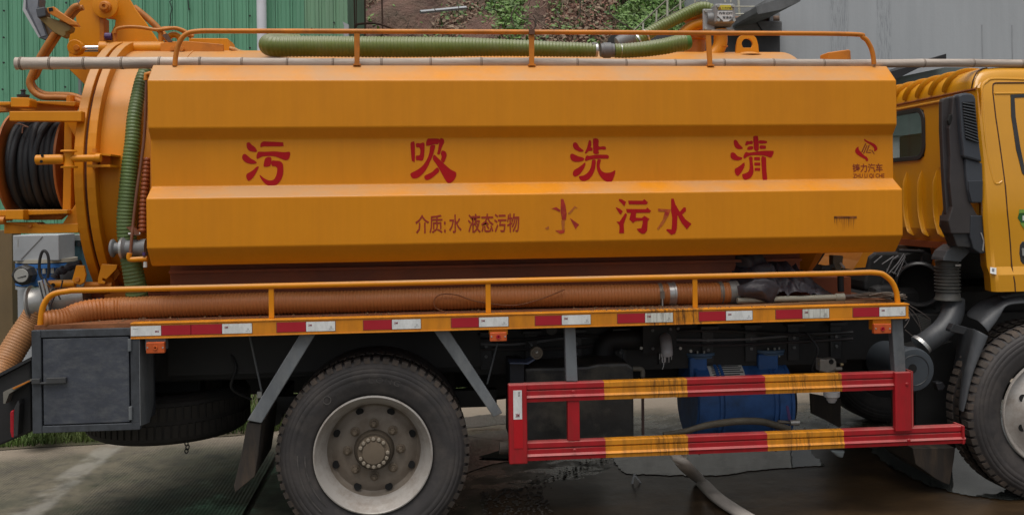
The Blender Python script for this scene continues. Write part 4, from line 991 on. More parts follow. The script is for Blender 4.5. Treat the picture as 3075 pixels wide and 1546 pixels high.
# manhole dome, elbow pipes
dm = P(2050, 165, 1.1)
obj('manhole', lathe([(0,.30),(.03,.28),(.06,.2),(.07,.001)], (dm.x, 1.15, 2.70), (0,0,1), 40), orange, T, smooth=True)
stx = P(2093, 140, 1.1)
ms = obj('overflow_stack', lathe([(0,.10),(.03,.10),(.035,.07),(.13,.07),(.135,.085),(.155,.085),(.16,.06),(.26,.06),(.265,.08),(.30,.08)], (stx.x, 1.15, 2.74), (0,0,1), 28), orange_dark, T, smooth=True, ang=30)
pe = [P(a, b, .95) for a, b in Z7((1380,640),(1450,600),(1500,540),(1522,470),(1522,400),(1522,330))]
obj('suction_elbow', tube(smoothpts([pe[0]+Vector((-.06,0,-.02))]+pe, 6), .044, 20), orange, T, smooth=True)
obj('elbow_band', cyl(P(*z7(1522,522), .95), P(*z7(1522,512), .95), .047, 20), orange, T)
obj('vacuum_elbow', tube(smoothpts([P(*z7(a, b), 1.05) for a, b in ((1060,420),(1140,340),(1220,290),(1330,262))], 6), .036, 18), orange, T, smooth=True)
v4 = obj('four_way_valve', lathe([(-.02,.035),(.02,.045),(.05,.052),(.10,.050),(.14,.045)], P(*z7(1400,215), .93), (1,0,-.05), 24), greyplastic, T, smooth=True)
light_grey = mat('cast_aluminium', (.34,.34,.345), .5, metal=.2, var=.12, dirt=(.2,.19,.18), damt=.4)
obj('valve_flange', pbox(2111, 27, 2148, 93, .92, .02), light_grey, v4, bevel=.008)
obj('valve_body', pbox(2143, 60, 2183, 92, .95, .08), light_grey, v4, bevel=.012)
obj('valve_neck', cyl(P(2168,92,.98), P(2168,66,.98), .028, 16), light_grey, v4)
obj('base_flange', pbox(2138, 89, 2205, 95, .90, .12), mat('cream_cast', (.40,.35,.28), .5, var=.1), v4)
for a, b in ((2118,34),(2118,86)): q = P(a, b, .92); obj('bolt', cyl(q, q+Vector((0,-.012,0)), .010, 6), bolt_m, v4)
sg = obj('filter_housing', pbox(2148, 11, 2209, 69, .86, .10), light_grey, T, bevel=.012)
obj('cover_plate', pbox(2152, 15, 2206, 66, .852, .01), light_grey, sg, bevel=.003)
for a, b in ((2155,19),(2201,19),(2156,62),(2203,62)): q = P(a, b, .852); obj('bolt', cyl(q, q+Vector((0,-.014,0)), .010, 8), bolt_m, sg)
def S(*pts): return [(2110+a/12.95, b/12.95) for a, b in pts]
obj('yellow_label', plate(S((700,205),(1080,205),(1165,390),(590,390),(620,320)), .849, .002), yel_sign, sg)
obj('white_label', plate(S((590,440),(1160,440),(1165,650),(1040,840),(790,850),(575,640)), .849, .002), mat('white_label_m', (.62,.62,.62), .5, var=.03), sg)
for A, B in (((575,640),(790,840)), ((1040,840),(1200,690))): obj('rib', tube([P(*S(A)[0], .845), P(*S(B)[0], .845)], .004, 8), greyplastic, sg)
text('lettering', '保养提醒', *S((755,285))[0], *S((1125,360))[0], .847, mat('olive_ink', (.12,.10,.01), .5), sg, .02)
t_ = S((680,270),(735,375),(620,375)); obj('warning_triangle', plate(t_, .8475, .001), mat('orange_ink', (.30,.14,.02), .5), sg)
text('lettering', '内有滤网', *S((635,465))[0], *S((1150,580))[0], .847, ink, sg, .02)
text('lettering', '常清洗', *S((780,640))[0], *S((1140,755))[0], .847, ink, sg, .02)
# lifting lug with hole
def lug():
    n = 32; out = [P(*p, .9) for p in Z7((1690,598),(1700,500),(1712,440),(1735,405),(1770,392),(1810,388),(1850,390),(1890,398),(1920,430),(1940,500),(1950,598))]
    out = smoothpts(out[1:-1], 4); out = [P(*z7(1690,598), .9)]+out+[P(*z7(1950,598), .9)]
    c = P(*z7(1818,490), .9); r = .036; m = len(out)
    hole = []
    for p in out:
        a = math.atan2(p.z-c.z, p.x-c.x); hole.append(c+Vector((cos(a)*r, 0, sin(a)*r)))
    V = []; Fa = []
    for yy in (0, .02): V += [p+Vector((0,yy,0)) for p in out]+[p+Vector((0,yy,0)) for p in hole]
    for i in range(m-1):
        Fa += [(i,i+1,m+i+1,m+i),(2*m+i,3*m+i,3*m+i+1,2*m+i+1),(i,2*m+i,2*m+i+1,i+1),(m+i,m+i+1,3*m+i+1,3*m+i)]
    i = m-1; Fa += [(i,0,m,m+i),(2*m+i,3*m+i,3*m,2*m),(m+i,m,3*m,3*m+i)]
    return V, Fa
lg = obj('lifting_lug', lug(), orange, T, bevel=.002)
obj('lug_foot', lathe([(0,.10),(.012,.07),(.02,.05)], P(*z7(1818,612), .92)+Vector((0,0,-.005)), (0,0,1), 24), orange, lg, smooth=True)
obj('filler_box', extr([P(a, b, .6) for a, b in Z8((412,580),(640,548),(662,560),(668,690),(412,690))], (0, .12, 0)), orange_dark, T, bevel=.006)
0 and obj('front_ladder_bead', box(P(2250,165,.8).x, P(2560,170,.8).x, .7, .9, 2.70, 2.735), orange, T, bevel=.01)

# tail end: lifting bracket, cylinder, lamp
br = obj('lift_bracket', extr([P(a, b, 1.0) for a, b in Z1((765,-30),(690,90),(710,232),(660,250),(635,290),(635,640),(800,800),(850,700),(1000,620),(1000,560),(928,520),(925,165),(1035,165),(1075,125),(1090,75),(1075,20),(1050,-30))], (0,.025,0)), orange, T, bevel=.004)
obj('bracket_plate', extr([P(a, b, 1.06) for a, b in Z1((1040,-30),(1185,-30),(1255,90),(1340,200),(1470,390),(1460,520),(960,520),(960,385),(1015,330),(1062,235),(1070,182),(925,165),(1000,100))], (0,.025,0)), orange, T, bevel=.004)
obj('bracket_side', extr([P(a, b, 1.0) for a, b in Z1((925,165),(960,165),(960,520),(925,520))], (0,.10,0)), orange_dark, br)
def boss(name, px, py, y, rpx, h, m, par, n=28, steps=None):
    r = rpx*(y+DIST)/F; return obj(name, lathe(steps and [(-a*h, b*r) for a, b in steps] or [(0,r),(-h*.9,r),(-h,r*.92)], P(px, py, y), (0,1,0), n), m, par, smooth=True, ang=30)
boss('bracket_boss', *z7(0,0)[:0] or (980/3.0833, 62/3.0833), .99, 110/3.08, .02, orange, br)
boss('pivot_pin', 980/3.0833, 68/3.0833, .97, 52/3.08, .04, orange_dark, br, steps=[(0,1),(.5,.95),(.6,.7),(1,.65),(1.02,.3),(.7,.22)])
boss('rod_eye', 718/3.0833, 450/3.0833, .93, 66/3.08, .05, orange, br); boss('rod_pin', 715/3.0833, 446/3.0833, .88, 24/3.08, .02, orange_dark, br)
p1 = lambda a, b, y: P(a/3.0833, b/3.0833, y)
hc = obj('hydraulic_cylinder', cyl(p1(1000,455,.95), p1(1532,450,.95), .042, 28), orange, T, smooth=True)
obj('rod', cyl(p1(785,455,.95), p1(935,453,.95), .0215, 24), chrome, hc, smooth=True)
obj('gland', cyl(p1(930,453,.95), p1(1003,453,.95), .044, 28), orange, hc, smooth=True)
obj('end_lug', extr([p1(a, b, .94) for a, b in ((1530,395),(1620,402),(1620,490),(1530,505))], (0,.03,0)), orange, hc)
obj('port_fitting', cyl(p1(1062,400,.95), p1(1062,300,.95), .015, 12), orange_dark, hc); obj('port_fitting', cyl(p1(1490,390,.95), p1(1490,300,.95), .015, 12), orange_dark, hc)
obj('purple_cap', cyl(p1(975,340,.93), p1(1035,342,.93), .022, 14), purple, hc)
ho = mat('orange_painted_hose', (.46,.16,.012), .5, var=.1)
obj('hose', tube(smoothpts([p1(a, b, .93) for a, b in ((1065,310),(1085,270),(1180,252),(1300,256),(1440,278),(1530,272),(1620,262),(1700,285),(1790,340))], 6), .0105, 10), ho, hc, smooth=True)
obj('hose', tube(smoothpts([p1(a, b, .95) for a, b in ((1490,310),(1500,270),(1560,262),(1640,270),(1720,310),(1770,350))], 6), .0105, 10), ho, hc, smooth=True)
obj('hose_bundle', tube(smoothpts([p1(a, b, 1.1) for a, b in ((1240,70),(1340,150),(1430,230),(1520,330),(1560,380))], 6), .020, 12), hose_wrap, hc, smooth=True)
obj('hose_clip', extr([p1(a, b, .9) for a, b in ((1500,330),(1540,310),(1600,395),(1560,395))], (0,.03,0)), mat('clip_brown', (.10,.05,.03), .6), hc)
p5 = lambda a, b, y: P(500+a/3.22, b/3.22, y)
obj('cylinder_mount', extr([p5(a, b, .90) for a, b in ((-60,420),(30,405),(190,398),(545,430),(550,512),(-60,512))], (0,.03,0)), orange_dark, T, bevel=.003)
obj('mount_box', extr([p5(a, b, 1.0) for a, b in ((215,372),(590,372),(640,515),(215,515))], (0,.2,0)), orange, T, bevel=.004)
for a, b in ((62,475),(150,480)): boss('mount_bolt', 500+a/3.22, b/3.22, .90, 24/3.22, .02, orange_dark, T, 8)
obj('mount_ring', tube([p5(72+cos(k*pi/10)*62, 400-sin(k*pi/10)*62, .97) for k in range(11)], .018, 10), orange, T, smooth=True)
obj('top_chain', tube(smoothpts([p5(a, b, .95) for a, b in ((610,470),(660,480),(700,500),(770,515))], 4), .012, 8), mat('painted_chain', (.55,.28,.10), .6, var=.4, vscale=(60,60,60)), T)
0 and obj('dome_plate', box(P(400,165,.9).x, P(860,168,.9).x, .78, 1.3, 2.70, P(640,161,.8).z), orange, T, bevel=.02)
hz = [(735,55),(680,75),(600,175),(480,350),(370,530),(300,680),(272,770),(310,850),(400,900),(540,905),(660,915),(790,965)]
obj('hydraulic_hose', tube(smoothpts([p1(a, b, .70) for a, b in hz], 8), .018, 12), hose_wrap, T, smooth=True)
obj('hydraulic_hose', tube(smoothpts([p1(a+36-16*(i>5), b+ (18 if i < 6 else -26), .74) for i, (a, b) in enumerate(hz)], 8), .017, 12), hose_wrap, T, smooth=True)
obj('hose_tie', cyl(p1(655,890,.68), p1(650,945,.68), .022, 10), orange_dark, T)
wl = obj('work_lamp', extr([p1(a, b, .72) for a, b in ((225,-30),(365,-30),(355,60),(448,345),(440,368),(420,376),(362,352),(210,95))], (0,.10,0)), mat('lamp_housing', (.10,.11,.13), .4, var=.2), T, bevel=.006)
obj('lamp_glass', extr([p1(a, b, .716) for a, b in ((250,-30),(355,-30),(345,90),(425,330),(385,340),(262,80))], (0,.003,0)), mat('lamp_glass', (.20,.21,.24), .12, var=.2, vscale=(9,9,9)), wl)
obj('lamp_rim', extr([p1(a, b, .714) for a, b in ((222,-30),(238,-30),(236,85),(372,345),(358,352),(208,95))], (0,.02,0)), mat('lamp_rim', (.42,.43,.45), .4), wl)
obj('driver_box', extr([p1(a, b, .66) for a, b in ((328,82),(412,62),(424,150),(345,168))], (0,.08,0)), mat('lamp_box', (.06,.065,.075), .45), wl, bevel=.006)
obj('lamp_arm', extr([p1(a, b, .68) for a, b in ((352,165),(420,150),(610,215),(662,245),(648,288),(610,300),(605,335),(580,348),(490,300))], (0,.07,0)), olive, wl, bevel=.006)
sq = obj('square_tube', extr([p1(a, b, .66) for a, b in ((432,75),(498,62),(520,90),(700,205),(715,238),(640,232),(442,120))], (0,.06,0)), orange_dark, wl, bevel=.004)
obj('tube_mouth', extr([p1(a, b, .658) for a, b in ((448,76),(486,70),(492,104),(452,110))], (0,.004,0)), hole_m, sq)

# ---- hose reel at the tail
p2 = lambda a, b, y: P(a/3.0833, 280+b/3.0833, y)
YR = .42
rc = P(95, 498, YR+.26)
reel = thing_part('hose_reel', (rc.x, YR+.27, rc.z)); WL[reel.name] = Vector(reel.location)
RR = .235
def torus_x(cx, R, r, yc, zc_, tilt=0., n=48, k=10):
    V = []; Fa = []
    for i in range(n):
        a = 2*pi*i/n
        for j in range(k):
            b = 2*pi*j/k; rad = R+r*cos(b); V.append((cx+r*sin(b)+tilt*sin(a+1), yc+rad*cos(a), zc_+rad*sin(a)))
    for i in range(n):
        for j in range(k):
            Fa.append((i*k+j, i*k+(j+1)%k, ((i+1)%n)*k+(j+1)%k, ((i+1)%n)*k+j))
    return V, Fa
xA, xB = P(18, 500, YR+.05).x, P(172, 500, YR+.05).x
for i in range(8):
    x = xA+(xB-xA)*(i+.5)/8; obj('hose_turn', torus_x(x, RR, .021, YR+.27, rc.z, random.uniform(-.012,.012)), hose_black, reel, smooth=True)
for i in range(3):
    x = xA+(xB-xA)*(.25+i*.22); obj('hose_turn', torus_x(x, RR+.018, .019, YR+.27, rc.z, (-1)**i*.03), hose_black, reel, smooth=True)
obj('drum', cyl((xA, YR+.27, rc.z), (xB, YR+.27, rc.z), RR, 40), hose_black, reel, smooth=True)
for x, sgn in ((xA-.02,-1),(xB+.012,1)):
    obj('reel_flange', lathe([(0,.30),(.006,.302),(.012,.30),(.012,.08),(.03,.05)], (x-.006*sgn, YR+.27, rc.z), (sgn,0,0), 56), mat('reel_flange_paint', (.38,.115,.02), .5, var=.15), reel, smooth=True, ang=30)
def pl2(nm, pts, y, t, m=orange, par=reel, bev=.004, f=p2): return obj(nm, extr([f(a, b, y) for a, b in pts], (0,t,0)), m, par, bevel=bev)
pl2('frame_beam', ((85,168),(755,165),(752,262),(85,258)), .22, .06)
pl2('frame_upright', ((595,260),(668,260),(655,1082),(578,1082)), .36, .06)
pl2('frame_upright', ((668,262),(715,262),(700,1000),(655,1060)), .62, .05, orange_dark)
pl2('frame_beam', ((-40,1082),(620,1078),(625,1116),(-40,1140)), .24, .5)
pl2('reel_box', ((48,1080),(216,1078),(214,1172),(48,1168)), .18, .08)
pl2('reel_web', ((216,1120),(620,1118),(560,1172),(216,1176)), .34, .03, orange_dark)
pl2('swing_arm', ((36,1210),(-40,1212),(-40,1196),(330,1196),(360,1212),(725,1206),(725,1292),(345,1296),(345,1296),(36,1300)), .28, .10)
pl2('gusset', ((605,262),(745,262),(722,452)), .33, .02)
pl2('gusset', ((712,1005),(728,1005),(728,1212),(572,1216)), .30, .02)
pl2('reel_rail', ((-40,80),(98,80),(98,110),(-40,118)), .30, .35); pl2('reel_rail', ((268,70),(345,76),(695,80),(700,160),(120,168),(-40,178),(-40,120),(98,112)), .42, .04, orange_dark)
pl2('reel_rail', ((268,72),(700,78),(700,112),(680,122),(268,88)), .37, .2)
pl2('reel_box', ((98,40),(262,42),(276,62),(272,122),(262,130),(98,128)), .26, .10)
obj('knob', lathe([(0,.030),(.012,.032),(.014,.012),(.03,.010),(.036,.016),(.044,.004)], p2(215,38,.33), (0,0,1), 20), black_plastic, reel)
obj('reel_pin', cyl(p2(-20,1180,.24), p2(45,1180,.24), .02, 12), orange_dark, reel)
obj('wire_tie', tube(smoothpts([p2(a, b, .40) for a, b in ((150,285),(200,290),(262,315),(215,310),(205,372))], 4), .003, 6), mat('old_tie', (.3,.15,.1), .7), reel)
obj('pivot_block', pl2 and extr([p2(a, b, .5) for a, b in ((-10,1130),(45,1130),(45,1185),(-10,1185))], (0,.1,0)), orange_dark, reel)
obj('silver_bag_fold', extr([p2(a, b, .8) for a, b in ((500,1212),(545,1172),(590,1176),(570,1214))], (0,.05,0)), sack, reel) if 0 else None
obj('cross_bolt', boss and lathe([(0,.012),(-.012,.010)], p2(282,1228,.28), (0,1,0), 10), orange_dark, reel)

# ---- door clamps on the tank flange
def clamp_rod(name, A, B, rpx, y, m, par, n=16): 
    return obj(name, cyl(p2(*A, y), p2(*B, y), rpx/3.0833*(y+DIST)/F, n), m, par, smooth=True, bevel=.002)
c1 = obj('door_clamp', cyl(p2(335,618,.13), p2(600,612,.13), 44/3.08*(5/2800), 18), orange, T, smooth=True, bevel=.003)
clamp_rod('clamp_rod', (660,606), (925,600), 32, .13, orange, c1); clamp_rod('rod_end', (885,600), (935,600), 38, .13, orange, c1)
obj('knuckle', lathe([(0,.040),(.008,.041),(.010,.026),(.045,.022),(.08,.026),(.083,.041),(.092,.038)], p2(640,692,.13)+Vector((0,0,0)), (0,0,1), 20), orange, c1, smooth=True, ang=30)
for nm, pts in (('lug', ((820,552),(900,552),(1028,566),(1022,582),(880,566),(820,566))), ('lug', ((805,662),(1020,662),(1020,682),(805,684)))):
    obj(nm, extr([p2(a, b, .14) for a, b in pts], (0,.16,0)), orange, c1)
obj('lug_plate', extr([p2(a, b, .26) for a, b in ((930,572),(1020,580),(1020,664),(930,664))], (0,.02,0)), orange_dark, c1)
obj('lug_pin', cyl(p2(878,515,.16), p2(880,695,.16), .013, 10), orange_dark, c1)
for a, b in ((392,578),(382,632)): q = p2(a, b, .13-.0255); obj('rod_hole', lathe([(0,.008),(.003,.007)], q, (0,1,0), 12), hole_m, c1)
p3 = lambda a, b, y: P(a/3.0833, 640+b/3.0833, y)
c2 = obj('door_clamp', cyl(p3(452,655,.42), p3(700,650,.42), .021, 18), orange, T, smooth=True, bevel=.003)
obj('clamp_rod', cyl(p3(790,662,.42), p3(1040,662,.42), .016, 16), orange_dark, c2, smooth=True)
obj('clamp_plate', extr([p3(a, b, .36) for a, b in ((705,482),(775,484),(795,570),(780,640),(740,664),(690,650),(665,620),(680,570))], (0,.02,0)), orange, c2, bevel=.003)
q = p3(718,614,.36); obj('clamp_bolt', lathe([(0,.014),(-.012,.012)], q, (0,1,0), 14), orange_dark, c2)
obj('hook_plate', extr([p3(a, b, .38) for a, b in ((940,470),(1088,478),(1075,520),(985,612),(950,600),(945,622),(975,636),(970,656),(905,654),(905,610))], (0,.03,0)), orange, c2, bevel=.003)
obj('foot_plate', extr([p3(a, b, .5) for a, b in ((1088,490),(1110,560),(1010,690),(1000,640))], (0,.02,0)), orange_dark, c2)
q = p3(492,665,.395); obj('rod_hole', lathe([(0,.011),(.004,.009)], q, (0,1,0), 12), hole_m, c2)
obj('lower_bracket', extr([p3(a, b, .6) for a, b in ((700,690),(850,680),(985,720),(985,780),(800,800),(700,790))], (0,.3,0)), red_tank, T)
# gusset between flange and skirt at the bottom
obj('flange_gusset', extr([p3(a, b, .55) for a, b in ((1140,700),(1200,720),(1150,790),(980,790),(960,760))], (0,.02,0)), orange_dark, T)

# ---- sight tube, coupling, tail valve
sgx = [p1(1352,705,.2), p1(1356,780,.2), p2(1340,350,.2), p2(1310,620,.19), p2(1268,900,.18), p2(1235,1190,.17), p3(1222,200,.16), p3(1205,400,.15)]
obj('sight_tube', tube(smoothpts(sgx, 6), .0080, 10), brownpipe, T, smooth=True)
obj('sight_elbow', tube([p1(1400,680,.2), p1(1352,690,.2), p1(1352,745,.2)], .012, 10), orange_dark, T, smooth=True)
obj('sight_elbow', tube(smoothpts([p3(1200,370,.14), p3(1200,425,.14), p3(1290,425,.14), p3(1362,420,.14)], 4), .0135, 12), orange, T, smooth=True)
obj('drain_nipple', cyl(p3(1345,450,.14), p3(1345,500,.14), .010, 10), mat('white_nipple', (.5,.5,.48), .5), T)
obj('blue_knob', cyl(p3(1335,362,.13), p3(1335,392,.13), .009, 8), purple, T)
vlv = obj('side_coupling', lathe([(0,.010),(.006,.010),(.0065,.030),(.014,.046),(.024,.048),(.03,.040),(.032,.030),(.055,.029),(.062,.052),(.075,.056),(.085,.045),(.09,.040),(.135,.043),(.15,.040),(.17,.046),(.19,.046)], p3(1008,325,.20), (1,0,0), 28), greyplastic, T, smooth=True, ang=40)
obj('coupling_band', lathe([(0,.054),(.014,.058),(.016,.054)], p3(1120,325,.20), (1,0,0), 28), galv, vlv)
obj('cam_lever', extr([p3(a, b, .16) for a, b in ((1165,130),(1230,118),(1290,190),(1300,200),(1230,200),(1200,160))], (0,.03,0)), brownpipe, vlv)
obj('lever_ring', cyl(p3(1190,192,.17), p3(1300,192,.17), .008, 8), alu, vlv)
obj('coil_hose', corr([p2(1362,600,.3), p2(1345,800,.28), p2(1325,1050,.27), p2(1318,1290,.26)], .022, .022, .005, 12), mat('rust_coil_hose', (.36,.09,.025), .5, var=.1), T, smooth=True)
obj('inner_pipe', cyl(p2(1360,560,.34), p2(1285,1290,.32), .012, 10), red_tank, T)
# aluminium tail valve
A = p3(285,838,.50); Bv = p3(640,790,.50); ax = (Bv-A)
L_ = ax.length
tv = obj('tail_valve', lathe([(0,.095),(.012,.100),(.02,.085),(.05,.080),(.09,.092),(.10,.105),(.115,.105),(.118,.092),(.15,.085),(.19,.080),(.26,.070),(.30,.070)], A, ax, 36), alu, T, smooth=True, ang=30)
obj('valve_mouth', lathe([(-.001,.092),(-.001,.078),(.03,.070),(.03,.001)], A, ax, 36), mat('valve_inside', (.12,.12,.12), .5), tv, smooth=True)
for dx in (0, 42):
    obj('valve_strap', extr([p3(a+dx, b, .36) for a, b in ((345,630),(385,618),(478,975),(442,1000))], (0,.02,0)), galv, tv, bevel=.003) if dx == 0 else obj('valve_strap', extr([p3(a, b, .36) for a, b in ((402,610),(420,614),(470,800),(455,850))], (0,.02,0)), galv, tv)
obj('strap_slot', extr([p3(a, b, .357) for a, b in ((357,640),(366,638),(452,985),(444,988))], (0,.004,0)), ink, tv)
obj('outlet_pipe', cyl(p3(600,800,.60), p3(800,770,.60), .075, 28), mat('dull_pipe', (.26,.24,.21), .5, metal=.4, var=.15), T, smooth=True)
obj('inlet_bend', tube(smoothpts([p3(a, b, .75) for a, b in ((560,620),(640,560),(720,540))], 5), .055, 20), greyplastic, T, smooth=True)
obj('dark_rag', tube(smoothpts([p3(a, b, .62) for a, b in ((510,600),(540,545),(600,520),(660,490),(750,465))], 5), lambda i, t: .022+.012*noise.noise(Vector((i*.4,0,0))), 8), cloth, T, smooth=True)
for pts in (((580,620),(560,700),(520,740),(470,860),(440,980)), ((500,690),(470,730),(440,770),(470,880)), ((420,600),(440,640),(500,700),(540,760),(560,800))):
    obj('binding_wire', tube(smoothpts([p3(a, b, .34) for a, b in pts], 5), .004, 6), black_plastic, T)

# ---- pump frame area
YP = .55
p5y = lambda a, b, y: P(1950+a/2.878, 950+b/2.878, y)
ca, cb_ = p5y(325,700,YP+.22), p5y(1115,690,YP+.22)
pump = obj('vacuum_pump', cyl(ca, cb_, .240, 48), blue_m, T, smooth=True, bevel=.012)
for a in (335, 505, 545, 960, 1000, 1100):
    q = p5y(a, 700, YP+.22); obj('casting_rib', lathe([(0,.250),(.018,.250)], q, (1,0,0), 48), blue_m, pump, smooth=True, ang=30)
obj('pump_end', lathe([(0,.21),(.04,.20),(.06,.12),(.08,.1)], cb_, (1,0,0), 36), black, pump, smooth=True)
for a, w_, zt_ in ((418, 150, 345), (1020, 170, 318)):
    q0 = p5y(a-w_/2, 560, YP+.10); q1 = p5y(a+w_/2, zt_, YP+.10)
    obj('pump_neck', box(q0.x, q1.x, YP+.08, YP+.26, q0.z, q1.z), blue_m, pump, bevel=.012)
    qc = p5y(a, zt_, YP+.17)
    fl = obj('neck_flange', lathe([(0,.100),(.012,.102),(.014,.094),(.016,.106),(.032,.106)], qc, (0,0,1), 32), mat('flange_blue_grey', (.07,.13,.22), .5, var=.2), pump, smooth=True, ang=30)
    for k in range(6):
        an = pi+pi*(k+.4)/6; bq = qc+Vector((cos(an)*.078, sin(an)*.078, -.004)); obj('bolt', cyl(bq+Vector((0,0,-.010)), bq+Vector((0,0,.05)), .0065, 6), bolt_m, fl)
    up_ = [qc+Vector((0,0,.02)), qc+Vector((0,0,.09)), qc+Vector((.05 if a < 600 else -.05, .02, .16)), qc+Vector((.2 if a < 600 else -.2, .05, .19))]
    obj('neck_pipe', tube(smoothpts(up_, 5), .06, 16), black, pump, smooth=True)
lp = [p5y(a, b, YP+.0) for a, b in ((500,362),(795,343),(858,468),(545,480))]
# rating plate wraps the cylinder: curved strip
def rating(z0a, z1a, x0, x1, off, ncol=8):
    V = []; Fa = []; cz_ = (ca.z+cb_.z)/2; cy_ = YP+.22
    for i in range(ncol+1):
        th = z0a+(z1a-z0a)*i/ncol
        for x in (x0+(x0*0), x1): V.append((x, cy_-cos(th)*(.240+off), cz_+sin(th)*(.240+off)))
    for i in range(ncol): Fa.append((2*i, 2*i+1, 2*i+3, 2*i+2))
    return V, Fa
rx0, rx1 = p5y(545,450,YP).x, p5y(850,450,YP).x
rpl = obj('rating_plate', rating(radians(33), radians(66), rx0, rx1, .004), paper, pump)
for k, (u0, u1, a0) in enumerate(((.1,.9,62),(.1,.95,58),(.08,.9,54),(.08,.97,50),(.1,.85,46),(.12,.40,41),(.5,.62,41))):
    obj('print_line', rating(radians(a0-(1.8 if k < 5 else 4)), radians(a0), rx0+(rx1-rx0)*u0, rx0+(rx1-rx0)*u1, .0055, 2), ink, rpl)
# grey tank behind the guard, left
p4 = lambda a, b, y: P(1500+a/2.878, 950+b/2.878, y)
wt_m = mat('wet_dark_tank', (.03,.03,.03), .35, var=.3, dirt=(.13,.12,.095), damt=1, dscale=(2.4,2.4,3), bump=.15)
wt = obj('water_tank', extr([p4(a, b, .30) for a, b in ((215,445),(520,440),(760,430),(860,408),(1105,402),(1160,440),(1165,1090),(215,1090))], (0,.32,0)), wt_m, T, bevel=.015)
obj('tank_bracket', extr([p4(a, b, .28) for a, b in ((90,400),(215,402),(218,1060),(90,1060))], (0,.25,0)), mat('bracket_dark', (.014,.016,.022), .5), T, bevel=.004)
obj('bracket_lip', extr([p4(a, b, .2) for a, b in ((88,398),(240,398),(300,368),(305,378),(250,412),(88,408))], (0,.12,0)), mat('bracket_bluegrey', (.05,.07,.12), .5), T)
obj('tank_elbow', tube(smoothpts([p4(a, b, .33) for a, b in ((1150,452),(1215,452),(1236,470),(1238,520))], 4), .014, 12), mat('corroded_brass', (.12,.11,.085), .6, var=.3), T, smooth=True)
obj('drain_pipe', cyl(p4(1236,515,.33), p4(1240,1020,.33), .0085, 10), mat('brown_thin_pipe', (.07,.04,.035), .6), T, smooth=True)
tp_ = obj('big_pipe', tube(smoothpts([p4(a, b, .62) for a, b in ((895,420),(895,330),(915,250),(990,205),(1250,195),(1400,195))], 6), .062, 20), black, T, smooth=True)
obj('pipe_seam', lathe([(0,.064),(.006,.064)], p4(895,335,.62), (0,0,1), 24), black_plastic, tp_)
rp = obj('rubber_mount', lathe([(.03,.034),(0,.036),(-.008,.034),(-.008,.026),(-.002,.022),(-.002,.012),(-.010,.011),(-.012,.001)], p4(320,315,.28), (0,1,0), 28), mat('rubber_beige', (.17,.145,.11), .6, var=.2), T, smooth=True, ang=30)
obj('mount_nut', lathe([(-.008,.009),(-.018,.006)], p4(320,305,.28), (0,1,0), 8), bolt_m, rp)
obj('round_plug', lathe([(0,.030),(-.01,.03),(-.012,.02)], p4(450,115,.45), (0,1,0), 24), mat('plug_dark', (.035,.036,.036), .5), T)
op = obj('outlet_plate', extr([p4(a, b, .50) for a, b in ((1240,80),(1530,80),(1530,315),(1240,315))], (0,.02,0)), black, T)
for a, b in ((1320,118),(1474,108),(1322,275),(1560,272),(1222,270),(1650,296),(1540,102)): q = p4(a, b, .498); obj('bolt', cyl(q, q+Vector((0,-.012,0)), .009, 8), bolt_m if a in (1222,1560,1650) else greyplastic, op)
obj('drain_spout', tube(smoothpts([p4(a, b, y_) for a, b, y_ in ((1430,175,.54),(1435,200,.47),(1442,250,.40),(1446,305,.37),(1446,322,.37))], 4), .034, 20), mat('wet_grey_spout', (.40,.40,.41), .3, var=.25), op, smooth=True)
obj('wood_hose', tube(smoothpts([p5y(a, b, .26) for a, b in ((120,1018),(300,992),(430,955),(550,930),(760,905),(950,905),(1080,935),(1212,975))], 6), lambda i, t: .013+.007*min(1, t*2.2), 14), mat('worn_brown_hose', (.10,.085,.06), .6, var=.3, dirt=(.05,.035,.025), damt=.5, dscale=(14,14,14)), T, smooth=True)
bv = obj('ball_valve', cyl(p5y(1215,918,.3), p5y(1292,915,.3), .017, 12), alu, T, smooth=True)
obj('valve_stub', cyl(p5y(1110,908,.3), p5y(1215,915,.3), .010, 10), mat('brass_dull', (.14,.12,.10), .5, metal=.4), bv)
obj('valve_handle', extr([p5y(a, b, .28) for a, b in ((1182,775),(1192,766),(1204,775),(1226,880),(1216,905),(1200,890))], (0,.006,0)), purple, bv, bevel=.001)
# brake-fluid style separator
se = obj('moisture_separator', extr([p5y(a, b, .2) for a, b in ((1475,365),(1530,372),(1600,362),(1618,392),(1620,450),(1580,475),(1545,488),(1475,470))], (0,.06,0)), mat('cast_zinc', (.20,.185,.16), .5, metal=.3, var=.25), T, bevel=.006)
obj('separator_port', lathe([(0,.014),(-.004,.013),(-.002,.001)], p5y(1572,390,.2), (0,1,0), 16), hole_m, se)
for a, b in ((1460,408),(1470,462),(1650,415)): q = p5y(a, b, .22); obj('fitting', cyl(q, q+Vector((.016,0,0)), .008, 8), mat('brass', (.35,.28,.15), .4, metal=.5), se)
obj('separator_arm', cyl(p5y(1480,458,.22), p5y(1660,450,.22), .012, 10), mat('cast_zinc', (0,0,0)), se)
obj('neck', cyl(p5y(1570,470,.23), p5y(1570,510,.23), .022, 14), mat('cast_zinc', (0,0,0)), se)
q = P(2497, 1172, .23); obj('bowl', lathe([(0,.046),(-.028,.044),(-.036,.030),(-.050,.028),(-.054,.022),(-.062,.020)], (q.x, .23, P(2497,1180,.23).z+.01), (0,0,1), 28), mat('white_bowl', (.50,.52,.54), .4, var=.1), se, smooth=True, ang=30)
obj('inner_flap', extr([P(a, b, .95) for a, b in Y3((140,430),(355,470),(355,600),(358,660),(345,672),(250,620),(148,572))], (0,.02,0)), flap_m, T)
